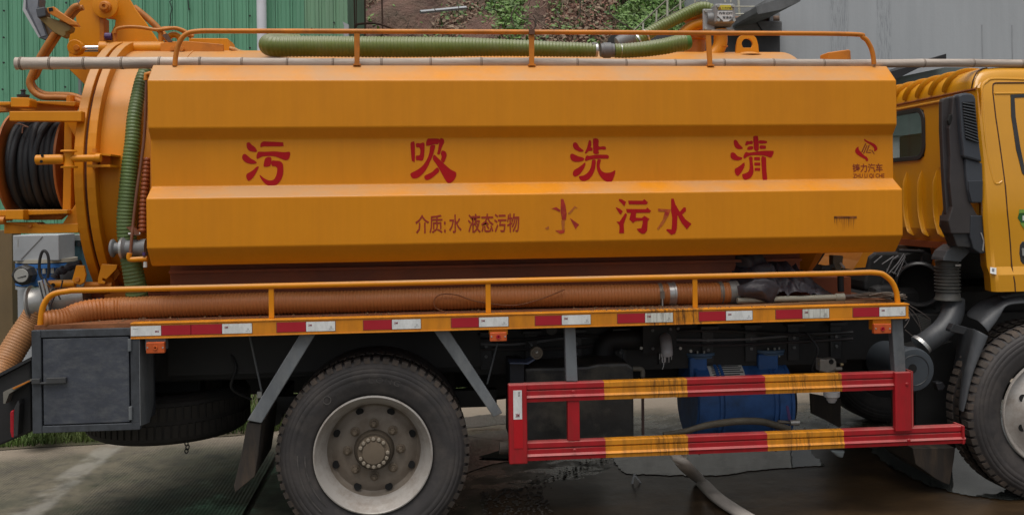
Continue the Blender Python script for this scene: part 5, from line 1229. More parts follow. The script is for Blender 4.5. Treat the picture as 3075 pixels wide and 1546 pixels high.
obj('under_box', extr([P(a, b, 1.0) for a, b in ((1960,1190),(2345,1190),(2345,1215),(2320,1210),(2300,1202),(2230,1202),(1960,1330))], (0,.4,0)), black, T) if 0 else None
obj('drip_bag', extr([P(a, b, .3) for a, b in Y3((285,838),(390,838),(372,892),(335,880))], (0,.03,0)), mat('clear_bag', (.20,.23,.24), .3), T, bevel=.01)

# ---- drain valve of the tank, front gusset
obj('tank_drain', extr([P(a, b, .33) for a, b in Y8((1672,50),(1768,55),(1760,130),(1742,190),(1700,190),(1672,130))], (0,.06,0)), mat('drain_brass', (.14,.12,.09), .5, metal=.3, var=.3), T, bevel=.006)
obj('drain_handle', extr([P(a, b, .31) for a, b in Y8((1565,150),(1680,132),(1690,160),(1570,178))], (0,.01,0)), black, T)
obj('drain_lever', cyl(P(*Y8((1735,120))[0], .31), P(*Y8((1775,165))[0], .29), .008, 8), alu, T)
obj('drain_tube', cyl(P(*Y8((1738,190))[0], .34), P(*Y8((1742,380))[0], .34), .018, 12), black, T)
obj('front_gusset', extr([P(a, b, .62) for a, b in Y8((1850,180),(1905,100),(1945,20),(2060,10),(1990,60),(1965,160),(1880,165))], (0,.5,0)), orange, T)
# ================================================================= CAB
cab = thing_part('cab', (3.9, 1.2, 1.3))
def gridwall(us, vs, hole, fn, thick):
    """sheet of quads with a rectangular hole, given thickness along vector thick"""
    V = []; Fa = []; n = len(vs)
    for u in us:
        for v in vs: V.append(Vector(fn(u, v)))
    m = len(V); th = Vector(thick); V += [p+th for p in V]
    for i in range(len(us)-1):
        for j in range(n-1):
            if hole and hole[0] <= us[i] and us[i+1] <= hole[1] and hole[2] <= vs[j] and vs[j+1] <= hole[3]: continue
            a, b, c, d = i*n+j, (i+1)*n+j, (i+1)*n+j+1, i*n+j+1
            Fa += [(a,b,c,d), (a+m,d+m,c+m,b+m)]
    return V, Fa
WY0, WY1, WZ0, WZ1 = .765, 1.42, 2.075, 2.372
wall = obj('back_wall', gridwall([.19,.40,WY0,WY1,1.8,2.2], [1.535,1.62,WZ0,WZ1,2.445], (WY0,WY1,WZ0,WZ1), lambda u, v: (3.2+(.03 if v < 1.56 else 0), u, v), (.02,0,0)), yellow, cab)
# pressed ribs on the back wall
for y in (.62, .80, .98, 1.16):
    obj('pressed_rib', tube(smoothpts([(3.203,y,1.99),(3.2,y+.004,1.85),(3.2,y,1.72),(3.202,y-.03,1.62),(3.207,y-.06,1.57)], 5), lambda i_, t: .030*min(1, 6*t+.1, 6*(1-t)+.1), 12, True, .20), yellow, wall, smooth=True)
obj('pressed_panel', extr([(3.201,y,z) for y, z in ((.50,2.30),(.54,2.33),(.60,2.32),(.60,2.0),(.50,1.99))], (-.006,0,0)), yellow, wall, bevel=.005)
obj('drip_rail', tube([(3.196,.2,2.437),(3.196,2.2,2.437)], .006, 8), mat('seal_orange', (.22,.06,.01), .5), wall, smooth=True)
obj('upper_flute', tube([(3.197,.42,2.405),(3.197,2.1,2.405)], .010, 10), yellow, wall, smooth=True)
def rrect(cx, cz, hw, hh_, r, k=6):
    out = []
    for sx, sz, a0 in ((1,1,0),(-1,1,pi/2),(-1,-1,pi),(1,-1,1.5*pi)):
        for i in range(k+1):
            a = a0+pi/2*i/k; out.append((cx+sx*(hw-r)+cos(a)*r, cz+sz*(hh_-r)+sin(a)*r))
    return out
cy_, cz_ = (WY0+WY1)/2, (WZ0+WZ1)/2
def frame_ring(inner, outer, fn, t):
    n = len(inner); V = [Vector(fn(*p)) for p in inner]+[Vector(fn(*p)) for p in outer]; t = Vector(t); V += [p+t for p in V]; Fa = []
    for i in range(n):
        j = (i+1)%n; Fa += [(i,j,n+j,n+i),(2*n+i,3*n+i,3*n+j,2*n+j),(i,2*n+i,2*n+j,j),(n+i,n+j,3*n+j,3*n+i)]
    return V, Fa
bwn = obj('rear_window', frame_ring(rrect(cy_,cz_,.312,.140,.07), rrect(cy_,cz_,.345,.168,.09), lambda u, v: (3.190,u,v), (.03,0,0)), black_plastic, cab, bevel=.004)
obj('pane', ([(3.205,a,b) for a, b in rrect(cy_,cz_,.314,.142,.07)], [tuple(range(28))]), glass, bwn)
# cab interior seen through the glass
obj('interior_floor', box(3.225,4.7,.25,1.6,1.5,1.52), black, cab)
obj('pale_view_block', box(3.45, 3.52, .95, 1.55, 1.6, 2.26), mat('pale_view_paint', (.42,.44,.45), .7, var=.1), cab, bevel=.02); obj('seat_post', box(3.5,3.53,1.25,1.29,2.2,2.4), black, cab)  # pale block added to stand for the bright view through the rear glass
def SY(z): 
    if z < 1.375: return .098
    if z < 1.42: return .098+(z-1.375)/.045*.022
    if z < 1.75: return .12
    return .12+(z-1.75)**1.3*.155
rows = [1.280,1.33,1.375,1.42,1.55,1.70,1.75,1.9,2.05,2.2,2.35,2.46,2.505,2.54,2.562,2.572]
def sx0(z): return 3.228-(z-1.28)*.075 if z < 1.7 else (3.197 if z < 2.44 else 3.197+(z-2.44)**1.5*2.2)
def SYr(z): return SY(z) if z < 2.46 else SY(2.46)+(z-2.46)**2*9.
xs_ = [0,.004,.015,.03,.06,.165,.30,.6,1.0,1.7]
WX0, WX1 = 3.52, 4.35; 
def side_fn(i, j):
    z = rows[j]; x = sx0(z)+xs_[i]; y = SYr(z)+(.03*(1-min(1, xs_[i]/.03))**2); return (x, y, z)
V = [Vector(side_fn(i, j)) for i in range(len(xs_)) for j in range(len(rows))]; Fa = []
nr = len(rows)
for i in range(len(xs_)-1):
    for j in range(nr-1):
        if i >= 6 and 6 <= j < 10 and i < 8: continue
        Fa.append((i*nr+j, (i+1)*nr+j, (i+1)*nr+j+1, i*nr+j+1))
side = obj('side_panel', (V, Fa), yellow, cab, smooth=True, ang=25)
obj('corner_return', gridwall([0,1], list(range(nr)), None, lambda u, j: (sx0(rows[j])+(.0 if u == 0 else .02), SYr(rows[j])+(.03 if u == 0 else .12), rows[j]), (.0,.0,0)), yellow, cab)
def onside(px, py, off=0.):
    y = .15
    for _ in range(4): p = P(px, py, y); y = SYr(p.z)
    return P(px, py, y-off)
gap_m = mat('panel_gap', (.05,.012,.004), .7)
gl = [(3120,249),(2990,249.5),(2984,252),(2981,258),(2981,278),(2990,354),(3003.6,447),(3019,563),(3024,630),(3030,690),(3034,740),(3036.5,783),(3039,805),(3044,832),(3047,850),(3048.5,876)]
obj('door_gap', tube([onside(a, b, -.001) for a, b in gl], .0042, 6), gap_m, side, smooth=True)
obj('door_swage', tube([onside(2985, 282, -.004), onside(3110, 281, -.004)], .009, 8), yellow, side, smooth=True)
obj('pillar_crease', tube(smoothpts([onside(a, b, -.006) for a, b in ((3075,240),(2985,238),(2962,246),(2948,268),(2950,330),(2962,450),(2982,540),(2995,552),(3008,545))], 5), .009, 8), yellow, side, smooth=True)
wnd = obj('door_window', frame_ring([(a,b) for a, b in ((3047,294),(3130,290),(3130,560),(3077,505),(3064,440),(3050,350))], [(a,b) for a, b in ((3035,285),(3130,278),(3130,575),(3070,520),(3052,450),(3037,350))], lambda u, v: onside(u, v, .003), (0,.03,0)), black_plastic, cab, bevel=.003)
obj('pane', ([onside(a, b, -.012) for a, b in ((3043,290),(3135,286),(3135,570),(3072,515),(3058,440),(3045,350))], [tuple(range(6))]), mat('door_glass', (.05,.055,.055), .04, spec=1., var=.05), wnd)
obj('door_handle', extr([onside(a, b, .002) for a, b in ((3063,735),(3070,725),(3110,722),(3110,797),(3072,793),(3065,784),(3061,760))], (0,.02,0)), black_plastic, cab, bevel=.004)
obj('handle_grip', extr([onside(a, b, .008) for a, b in ((3069,749),(3073,745),(3110,745),(3110,768),(3071,768))], (0,.02,0)), galv, cab)
obj('white_sticker', extr([onside(a, b, .0015) for a, b in ((2974,802),(2992,804),(2992,824),(2974,820))], (0,.001,0)), white_tape, cab); obj('sticker_mark', extr([onside(a, b, .003) for a, b in ((2979,806),(2986,806),(2986,816),(2979,815))], (0,.001,0)), mat('sticker_grey', (.15,.15,.17), .5), cab)
z5c = Z(2975,600,5.18)
obj('green_sticker', extr([onside(a, b, .0015) for a, b in z5c((420,285),(445,200),(620,215),(620,500),(560,470),(465,350))], (0,.001,0)), sticker_g, cab)
obj('sticker_band', extr([onside(a, b, .003) for a, b in z5c((440,215),(447,150),(620,150),(620,205),(460,205))], (0,.001,0)), sticker_l, cab); obj('sticker_band', extr([onside(a, b, .003) for a, b in z5c((455,360),(620,355),(620,520),(530,460))], (0,.001,0)), sticker_l, cab)
obj('sticker_letter', extr([onside(a, b, .004) for a, b in z5c((497,245),(620,245),(620,325),(497,325))], (0,.001,0)), white_tape, cab)
# roof
prof = [(3.2,2.446),(3.202,2.48),(3.215,2.52),(3.245,2.550),(3.30,2.570),(3.40,2.578),(4.9,2.580)]
def roofx(f): 
    V = []; Fa = []; ys_ = [.215,.222,.245,.29,.36,2.1,2.2]; dz = [-.085,-.04,-.018,-.004,0,0,-.05]
    for i, y in enumerate(ys_):
        for (x, z) in prof: k = (z-2.446)/.134; V.append((x+(.05 if i == 0 else .02 if i == 1 else 0)*k, y+(.02*k if i < 3 else 0), z+dz[i]*k))
    m = len(prof)
    for i in range(len(ys_)-1):
        for j in range(m-1): Fa.append((i*m+j,(i+1)*m+j,(i+1)*m+j+1,i*m+j+1))
    return V, Fa
roof = obj('roof', roofx(0), yellow, cab, smooth=True, ang=60)
for i in range(7):
    y = .46+.155*i
    obj('roof_rib', tube(smoothpts([(prof[0][0]+.006, y+.06, 2.456),(3.207,y+.045,2.485),(3.222,y+.02,2.522),(3.252,y,2.552),(3.31,y-.02,2.570),(3.42,y-.03,2.574)], 5), lambda i_, t: .034*sin(pi*min(1, .12+t*.95))**.5+.004, 12, True, .32), yellow, roof, smooth=True)
obj('roof_seam', tube(smoothpts([(3.198,.245,2.44),(3.202,.235,2.49),(3.23,.245,2.535),(3.27,.27,2.558),(3.33,.30,2.572)], 5), .004, 6), gap_m, roof)
for px in (3000, 3036, 3058): q = P(px, 215, .33); obj('roof_stud', lathe([(0,.010),(.005,.006)], (q.x,.36,2.575), (0,0,1), 8), yellow, roof)
obj('cab_floor_edge', box(3.2,4.9,.25,2.2,1.50,1.54), mat('belly_shade_paint',(0,0,0)), cab)

# snorkel
sn = thing_part('air_intake_snorkel', (3.1, .2, 1.5)); 
def ps(nm, pts, y, t, m, Zf=Y1, bev=.006, par=sn): return obj(nm, extr([P(a, b, y) for a, b in Zf(*pts)], (0,t,0)), m, par, bevel=bev)
ps('rear_duct', ((655,275),(662,255),(680,245),(735,234),(742,300),(722,360),(712,480),(705,640),(720,760),(715,900),(738,1000),(735,1100),(712,1158),(692,1150),(672,850),(655,500)), .20, .035, brown_plastic)
ps('main_duct', ((742,240),(760,226),(800,222),(800,300),(808,500),(815,640),(830,760),(845,900),(870,1040),(930,1150),(1000,1180),(1000,1285),(960,1300),(730,1300),(705,1200),(738,1090),(718,900),(722,700),(712,480),(730,400)), .165, .09, brown_plastic)
head = ps('intake_head', ((785,222),(815,208),(850,204),(888,209),(912,222),(922,250),(938,500),(972,746),(830,707),(808,500),(795,300)), .13, .08, mat('blue_grey_plastic', (.040,.046,.058), .5, var=.15, dirt=(.07,.07,.07), damt=.3, bump=.05), bev=.012)
ps('grille_recess', ((820,276),(910,276),(946,597),(846,570)), .127, .004, hole_m, par=head, bev=0)
for i in range(13):
    t = (i+.6)/13.2; xl = 820+26*t; xr_ = 910+36*t; yl0 = 276+294*t; yr0 = 276+321*t
    ps('grille_slat', ((xl,yl0-12),(xr_,yr0+2),(xr_,yr0+9),(xl,yl0-4)), .118, .012, mat('slat_plastic', (.07,.075,.085), .45), par=head, bev=0)
ps('lower_cover', ((842,715),(972,750),(978,900),(975,1045),(962,1062),(885,1062),(858,960),(846,850)), .145, .08, mat('blue_grey_plastic', (0,0,0)), bev=.008)
ps('cover_step', ((862,890),(976,885),(974,1040),(960,1056),(890,1056),(868,970)), .140, .01, mat('slate_plastic', (.030,.034,.042), .45), bev=.003)
ps('fixing_hole', ((720,375),(738,365),(744,400),(732,450),(712,455),(704,420)), .164, .02, hole_m)
ps('foot', ((1080,-10),(1265,-10),(1278,160),(1270,272),(1150,262),(1120,180),(1072,80)), .18, .10, black_plastic, Y2)
ps('foot_bracket', ((1265,-10),(1395,-10),(1412,120),(1385,180),(1400,318),(1350,322),(1292,282),(1262,180)), .16, .12, mat('slate_plastic', (0,0,0)), Y2)
ps('cracked_edge', ((1350,138),(1360,138),(1388,212),(1376,300),(1366,290),(1376,215)), .155, .004, galv, Y2, bev=0)
for k in range(3): ps('moulded_v', ((1150+k*30,20),(1160+k*30,20),(1240,200),(1230,200)), .185, .01, brown_plastic, Y2, bev=.002)
ps('neck', ((1135,245),(1272,262),(1262,305),(1190,380),(1188,392),(1028,382),(1032,355),(1060,300)), .24, .13, fender_m, Y2, bev=.02)
bxp = P(2861, 840, .30); zt_, zb_ = P(2861,784,.30).z, P(2861,903,.30).z; hb = zt_-zb_
pr = [(0,.064),(.004,.066),(.012,.066),(.014,.062),(.030,.062)]
for i in range(8): h0 = .036+i*.0215; pr += [(h0,.064),(h0+.004,.073),(h0+.010,.073),(h0+.014,.064)]
pr += [(.212,.068),(.235,.070),(.245,.078),(.250,.078)]
obj('bellows', lathe([(h*hb/.25, r) for h, r in pr], (bxp.x, .36, zt_), (.02,0,-1), 28), mat('grey_bellows', (.060,.060,.056), .5, var=.15, dirt=(.13,.12,.10), damt=.5, dscale=(9,9,20)), sn, smooth=True, ang=45)
obj('bellows_clip', box(bxp.x+.01, bxp.x+.045, .287, .292, zt_-.03, zt_-.018), galv, sn)
obj('intake_pipe', tube(smoothpts([P(*Y2(p_)[0], y) for p_, y in (((1112,720),.38),((1112,800),.36),((1085,890),.33),((1020,980),.31),((930,1050),.31),((840,1110),.33))], 6), lambda i, t: .066-.006*t, 20), fender_m, sn, smooth=True)
ap = P(2745, 1111, .20)
af = obj('air_filter', lathe([(0,.02),(-.0,.05),(-.004,.09),(.0,.118),(.015,.127),(.04,.128),(.05,.118),(.34,.118),(.35,.10)], ap, (0,1,0), 44), mat('filter_blue_grey', (.045,.055,.066), .5, var=.12, dirt=(.02,.02,.02), damt=.4), T, smooth=True, ang=40)
obj('filter_dimple', lathe([(-.0015,.026),(.006,.018),(.012,.001)], ap+Vector((-.01,0,.01)), (0,1,0), 24), hole_m, af)
obj('filter_ring', lathe([(-.005,.088),(-.007,.086),(-.005,.084)], ap, (0,1,0), 40, False), black_plastic, af)
c_ = P(*Y2((850,1095))[0], .30); obj('pipe_clamp', lathe([(0,.064),(.02,.066),(.022,.062)], c_, (-.72,0,-.62), 28), galv, af)
obj('filter_strap', cyl(P(*Y2((480,1080))[0], .42), P(*Y2((490,1290))[0], .42), .11, 24), black_plastic, T, smooth=True) if 0 else None
# cooling duct behind
du = obj('fan_shroud', extr([P(a, b, .95) for a, b in Y2((345,560),(372,440),(385,350),(440,305),(860,310),(1010,380),(1012,700),(960,810),(890,845),(760,790),(640,720),(345,640))], (0,.35,0)), mat('shroud_black', (.020,.021,.022), .6, var=.2), T, bevel=.02)
dc = P(*Y2((820,588))[0], .80); dax = Vector((-.50,-.86,0))
obj('duct_ring', lathe([(-.02,.150),(.03,.146),(.04,.135),(.04,.128),(-.06,.120)], dc, dax, 44, False), black_plastic, du, smooth=True, ang=40)
obj('duct_dark', lathe([(-.055,.12),(-.058,.001)], dc, dax, 30), hole_m, du)
for k in range(10):
    a = 2*pi*k/10+.2; u_ = Vector((.86,-.50,0)); q0 = dc+u_*cos(a)*.14+Vector((0,0,sin(a)*.14))-dax*.01; q1 = dc+u_*cos(a)*.215+Vector((0,0,sin(a)*.215))-dax*.03
    obj('duct_rib', tube([q0, q1], .008, 6), black_plastic, du)
obj('duct_outer', lathe([(-.05,.225),(-.01,.225),(-.008,.215),(-.03,.15)], dc, dax, 8, False), mat('shroud_black', (0,0,0)), du)
for pts in (((500,412),(600,345)),((540,480),(590,370),(640,338)),((560,490),(640,400),(690,322)),((600,495),(640,430),(700,335)),((430,400),(500,340)),((630,520),(700,350))):
    obj('cable', tube([P(*Y2(p_)[0], .78) for p_ in pts], .004, 6), mat('grey_cable', (.16,.16,.17), .5), T)
obj('engine_cover', box(2.75, 4.2, 1.25, 1.6, .6, 1.53), black, T)
obj('engine_side', box(3.0, 3.35, 1.0, 1.25, 1.1, 1.50), mat('brown_engine', (.045,.025,.012), .7, var=.3), T)
obj('cab_mount', extr([P(a, b, .7) for a, b in Y2((992,232),(1050,232),(1050,300),(1020,460),(992,440))], (0,.1,0)), orange_dark, T)
obj('cross_tube', cyl(P(*Y2((640,295))[0], .8), P(*Y2((1030,312))[0], .8), .012, 10), black_plastic, T)
mesh_ = []
for k in range(9):
    mesh_.append(tube([P(*Y2((820+k*12, 850+k*5))[0], .55), P(*Y2((860+k*8, 1010-k*6))[0], .55)], .0022, 4)); mesh_.append(tube([P(*Y2((810+k*3, 860+k*17))[0], .55), P(*Y2((915-k*3, 900+k*11))[0], .55)], .0022, 4))
obj('radiator_mesh', join(*mesh_), mat('wire_grey', (.10,.10,.095), .5), T)
for pts in (((700,760),(800,860),(840,1000)),((690,740),(840,830),(920,890)),((700,900),(730,870),(720,820)),((690,960),(730,900),(740,840)),((700,980),(800,1050),(870,1010)),((720,800),(790,900),(830,960))):
    obj('loose_wire', tube(smoothpts([P(*Y2(p_)[0], .5) for p_ in pts], 5), .003, 5), mat('wire_brown', (.13,.11,.10), .6), T)
# front mudguard
fr = [((3140,866),(3140,888),(3140,910)),((3075,868),(3075,890),(3075,912)),((2996,877),(3012,893),(3018,915)),((2927,907),(2978,925),(3013,943)),((2885,949),(2935,965),(2968,1003))]
fr2 = [((2880,975),(2928,985),(2970,1008)),((2873,1042),(2912,1048),(2944,1063)),((2862,1100),(2893,1120),(2917,1130)),((2858,1160),(2882,1180),(2906,1195)),((2856,1222),(2878,1232),(2892,1239))]
def fender(rows_, ys_):
    V = []; Fa = []
    for r in rows_:
        L_, M_, R_ = [P(*a, y) for a, y in zip(r, ys_)]
        V += [L_, L_.lerp(M_, .5)+Vector((0,-.06,0)), M_, M_.lerp(R_, .55)+Vector((0,-.012,0)), R_, R_+Vector((0,.02,0))]
    for i in range(len(rows_)-1):
        for j in range(5): Fa.append((i*6+j, (i+1)*6+j, (i+1)*6+j+1, i*6+j+1))
    return V, Fa
for rws, ofs in ((fr, 0), (fr2, -.01)):
    mg = obj('mudguard', fender(rws, (.42, .16+ofs, .12+ofs)), fender_m, T, smooth=True, ang=60)
    sl = mg.modifiers.new('solid', 'SOLIDIFY'); sl.thickness = .006; sb = mg.modifiers.new('sub', 'SUBSURF'); sb.levels = sb.render_levels = 2
obj('mudguard_clip', extr([P(a, b, .14) for a, b in Y2((1090,975),(1120,925),(1230,955),(1245,960),(1210,1020),(1090,995))], (0,.05,0)), black_plastic, T, bevel=.004)
obj('guard_inner', extr([P(a, b, .5) for a, b in Y3((890,130),(1150,60),(1180,150),(1150,540),(1205,570),(1228,680),(1172,820),(890,820))], (0,.3,0)), mat('inner_liner', (.018,.018,.018), .6, var=.3), T)
obj('liner_edge', extr([P(a, b, .3) for a, b in Y3((1202,572),(1226,560),(1230,668),(1208,672))], (0,.01,0)), grey_metal, T)
obj('front_flap', extr([P(a, b, .3) for a, b in Y3((865,815),(1172,815),(1162,900),(1130,1078),(1095,1068),(1030,1035),(945,972),(890,935))], (0,.4,0)), flap_m, T, bevel=.004)
obj('step_rubber', extr([P(a, b, .3) for a, b in Y3((1030,350),(1080,345),(1105,380),(1085,410),(1050,412))], (0,.05,0)), black_plastic, T, bevel=.008)
obj('side_bracket', extr([P(a, b, .2) for a, b in Y2((1530,690),(1727,665),(1727,740),(1590,745))], (0,.05,0)), mat('grey_bracket', (.07,.072,.075), .5), T, bevel=.008)

# ================================================================= THINGS ON THE TRUCK
# bamboo pole
bam = thing('bamboo_pole', 'long weathered bamboo pole lying along the top of the tank cover behind the handrail', 'pole', (.6, .29, 2.6))
A = P(49, 190.5, .285); Bp = P(3140, 191.5, .285); 
nodes = [49, 65,153,255,368,481,602,728,864,1001,1146,1293,1445,1590,1732,1878,2026,2172,2320,2471,2620,2772,2921,3068,3140]
brad = lambda x: .0325-.0105*((x-A.x)/(Bp.x-A.x))
for i in range(len(nodes)-1):
    xa = P(nodes[i], 191, .285).x; xb = P(nodes[i+1], 191, .285).x
    def c(x): 
        t = (x-A.x)/(Bp.x-A.x); return Vector((x, .285+.008*noise.noise(Vector((x*1.3, 5, 0))), A.z+(Bp.z-A.z)*t+.007*noise.noise(Vector((x*1.1,0,0)))))
    m = 6; path = [c(xa+(xb-xa)*k/m) for k in range(m+1)]; rr_ = brad(xa)
    obj('internode', tube(path, lambda i_, t: rr_*(1+.05*abs(2*t-1)**4), 16), bamboo_m, bam, smooth=True)
    if i: obj('node', lathe([(-.007,rr_*1.02),(-.004,rr_*1.10),(0,rr_*1.03),(.004,rr_*1.11),(.007,rr_*1.02)], path[0], (1,0,0), 18, False), bamboo_n, bam, smooth=True)
obj('cut_end', lathe([(0,.030),(-.001,.018)], A+Vector((-.001,0,0)), (1,0,0), 18), bamboo_n, bam)

# green hoses on top
gh = thing('green_suction_hose', 'thick green ribbed suction hose lying along the tank top between the handrail posts', 'hose', (.1, .5, 2.65), 'green hoses on the tank')
def hosething3(root, pts, r, m): return obj('hose_body', corr([P(*p) for p in pts], r, .0195, .0046, 20), m, root, smooth=True, ang=80)
def hosething(root, pts, y, r, m, pitch=.0195, amp=.0046, nm='hose_body', n=20):
    path = [P(a, b, y if not callable(y) else y(a)) for a, b in pts]; return obj(nm, corr(path, r, pitch, amp, n), m, root, smooth=True, ang=80)
hosething3(gh, [(900,132,.86),(845,130,.80),(812,132,.68),(812,138,.58),(850,140,.55),(930,140,.55),(1050,141,.55),(1200,142,.55),(1400,142,.55),(1550,145,.55),(1690,149,.55),(1790,151,.55)], lambda t: .057+.004*sin(pi*min(1,t*1.3))-.015*max(0, t-.6)/.4, hose_green)
cp = lambda px, py, y: P(px, py, y)
def band(root, px, py, y, r, wd, m, tilt=0, nm='hose_clamp'): return obj(nm, lathe([(-wd/2,r*.98),(-wd/2,r*1.06),(wd/2,r*1.06),(wd/2,r*.98)], P(px, py, y), (1,0,tilt), 28, False), m, root, smooth=True, ang=30)
band(gh, 1790, 151, .55, .039, .014, galv); obj('clamp_screw', pbox(1778,128,1792,133,.52,.02), bolt_m, gh)
obj('coupling_collar', lathe([(0,.030),(.0,.038),(.012,.041),(.02,.046),(.06,.046),(.065,.040),(.08,.040)], P(1803,152,.55), (1,0,.0), 28), greyplastic, gh, smooth=True, ang=30)
band(gh, 1866, 153, .55, .038, .016, galv)
def _nop(): pass
hosething(gh, [(1845,153),(1880,153),(1940,148),(1995,140),(2035,131),(2058,128)], .55, lambda t: .043+.009*t, hose_green)
obj('hose_end', lathe([(0,.047),(.02,.046),(.035,.038),(.042,.01)], P(2056,128,.55), (1,0,.15), 24), mat('hose_smooth_green', (.05,.14,.02), .4), gh, smooth=True)
gh2 = thing('green_suction_hose', 'green ribbed hose arching up to the grey valve with the warning sign on the tank', 'hose', (1.8, 1.0, 2.8), 'green hoses on the tank')
hosething(gh2, [(1900,132),(1925,117),(1967,90),(2022,62),(2076,35),(2108,24),(2135,32),(2142,60)], 1.02, .040, hose_green, .018)
obj('coupling_collar', lathe([(0,.034),(.005,.045),(.05,.052),(.09,.052),(.095,.044),(.12,.044)], P(1852,134,1.0), (1,0,.42), 28), greyplastic, gh2, smooth=True, ang=30)
for px, py in ((1916,122),(1940,108)): band(gh2, px, py, 1.02, .041, .010, galv, .55)
# hanging green hose at the tail
gh3 = thing('hanging_green_hose', 'dark green ribbed hose hanging down beside the rear end of the tank', 'hose', (-1.5, .3, 1.2), 'green hoses on the tank')
gp_ = [(440,209,.42),(432,222,.40),(420,260,.36),(404,345,.30),(398,420,.27),(392,475,.26),(383,572,.25),(378,669,.25),(385,740,.26),(397,802,.26),(408,862,.27),(412,895,.28)]
obj('hose_body', corr([P(a, b, y) for a, b, y in gp_], lambda t: .034+.012*min(1, t*1.6)+.012*max(0, t-.6)/.4, .0185, .0045, 20), hose_dgreen, gh3, smooth=True, ang=80)
band(gh3, 401, 695, .25, .042, .012, red_tank, nm='hose_strap') if 0 else None
# orange hose on deck
oh = thing('orange_suction_hose', 'long orange ribbed suction hose lying on the deck behind the lower handrail', 'hose', (.2, .2, 1.26), 'orange hoses')
od = [(128,1008,.06),(150,985,.08),(195,960,.12),(247,942,.16),(324,929,.21),(422,924,.23)]
x_e = P(2195, 885, .23).x; path = [P(a, b, y) for a, b, y in od]+[Vector((x, .23, 1.2985+.003*sin(x*3))) for x in (-.9,-.4,.1,.6,1.1,1.5,x_e)]
path = [Vector((p.x, p.y, max(p.z, 1.255 if p.x < -1.75 else 1.28))) for p in path]; 
obj('hose_body', corr(path, lambda t: .062-.012*max(0, .06-t)/.06, .0185, .0048, 22), hose_orange, oh, smooth=True, ang=80)
for px, wd, m, r in ((1979.5,.020,mat('dull_band', (.20,.17,.14), .5, metal=.5),.062),(2014.5,.040,galv,.064),(2161,.020,mat('dull_band', (0,0,0)),.062),(2199,.050,mat('zinc_ferrule', (.22,.22,.21), .5, metal=.5, var=.3),.064)):
    x = P(px, 885, .23).x; obj('band', lathe([(-wd/2,r*.95),(-wd/2,r),(wd/2*.4,r*1.0),(wd/2*.5,r*1.04),(wd/2,r*1.04),(wd/2,r*.8)], (x,.23,1.298), (1,0,0), 30), m, oh, smooth=True, ang=30)
q = P(1980, 885, .23).x; obj('clamp_bolt', cyl((q,.165,1.29),(q,.165,1.24), .004, 8), bolt_m, oh); obj('clamp_plate', box(q-.012,q+.012,.160,.168,1.28,1.32), mat('dull_band', (0,0,0)), oh)
ww = thing('rope_loop', 'thin brown rope looped over the orange hose near the middle post', 'rope', (.25, .2, 1.3))
obj('rope', tube(smoothpts([P(a*1.1937, b*1.1937, .155) for a, b in ((1120,784),(1097,775),(1092,755),(1110,740),(1150,742),(1200,758),(1290,768),(1360,752),(1420,728))], 6), .0035, 6), mat('rope_brown', (.17,.06,.02), .8), ww, smooth=True)
# tan hose leaving the tail
th = thing('tan_discharge_hose', 'tan ribbed hose running down to the ground from the tail valve', 'hose', (-2.3, .5, .8), 'orange hoses')
obj('hose_body', corr([P(a, b, y) for a, b, y in ((118,925,.50),(98,962,.50),(60,1018,.46),(20,1085,.40),(-25,1170,.30),(-70,1270,.2),(-130,1400,.1))], .070, .017, .004, 22), hose_tan, th, smooth=True, ang=80)
# PVC lance and twigs
ln = thing('pvc_lance', 'grey pvc pipe lance lying on the deck in front of the dark tarpaulin', 'pipe', (2.0, .15, 1.22))
def lx(px): return P(px, 892, .15).x
obj('pipe', cyl((lx(2214),.15,1.262),(lx(2510),.15,1.266), .0160, 20), pvc, ln, smooth=True); obj('coupler', lathe([(0,.017),(.004,.0215),(.03,.0215),(.032,.0225),(.05,.0225),(.052,.019)], (lx(2508),.15,1.266), (1,0,0), 22), pvc, ln, smooth=True, ang=30)
obj('steel_tip', cyl((lx(2536),.15,1.268),(lx(2590),.15,1.270), .013, 14), mat('rusty_steel_tip', (.10,.07,.06), .6, metal=.3, var=.4), ln, smooth=True)
tg = thing('twig_bundle', 'bundle of dry brown twigs at the front end of the deck', 'twigs', (2.45, .15, 1.2))
for i in range(26):
    r = random.Random(i); a = r.uniform(0, .12); x = lx(2540)+a; obj('twig', tube(smoothpts([(x, .13+r.uniform(-.02,.04), 1.262+r.uniform(0,.02)), (x+.1, .14+r.uniform(-.03,.04), 1.262+r.uniform(0,.028)), (x+.2+r.uniform(0,.06), .15+r.uniform(-.06,.06), 1.242+r.uniform(0,.045))], 4), r.uniform(.002,.0045), 5), twig if i % 3 else mat('pale_twig', (.2,.17,.14), .8), tg)
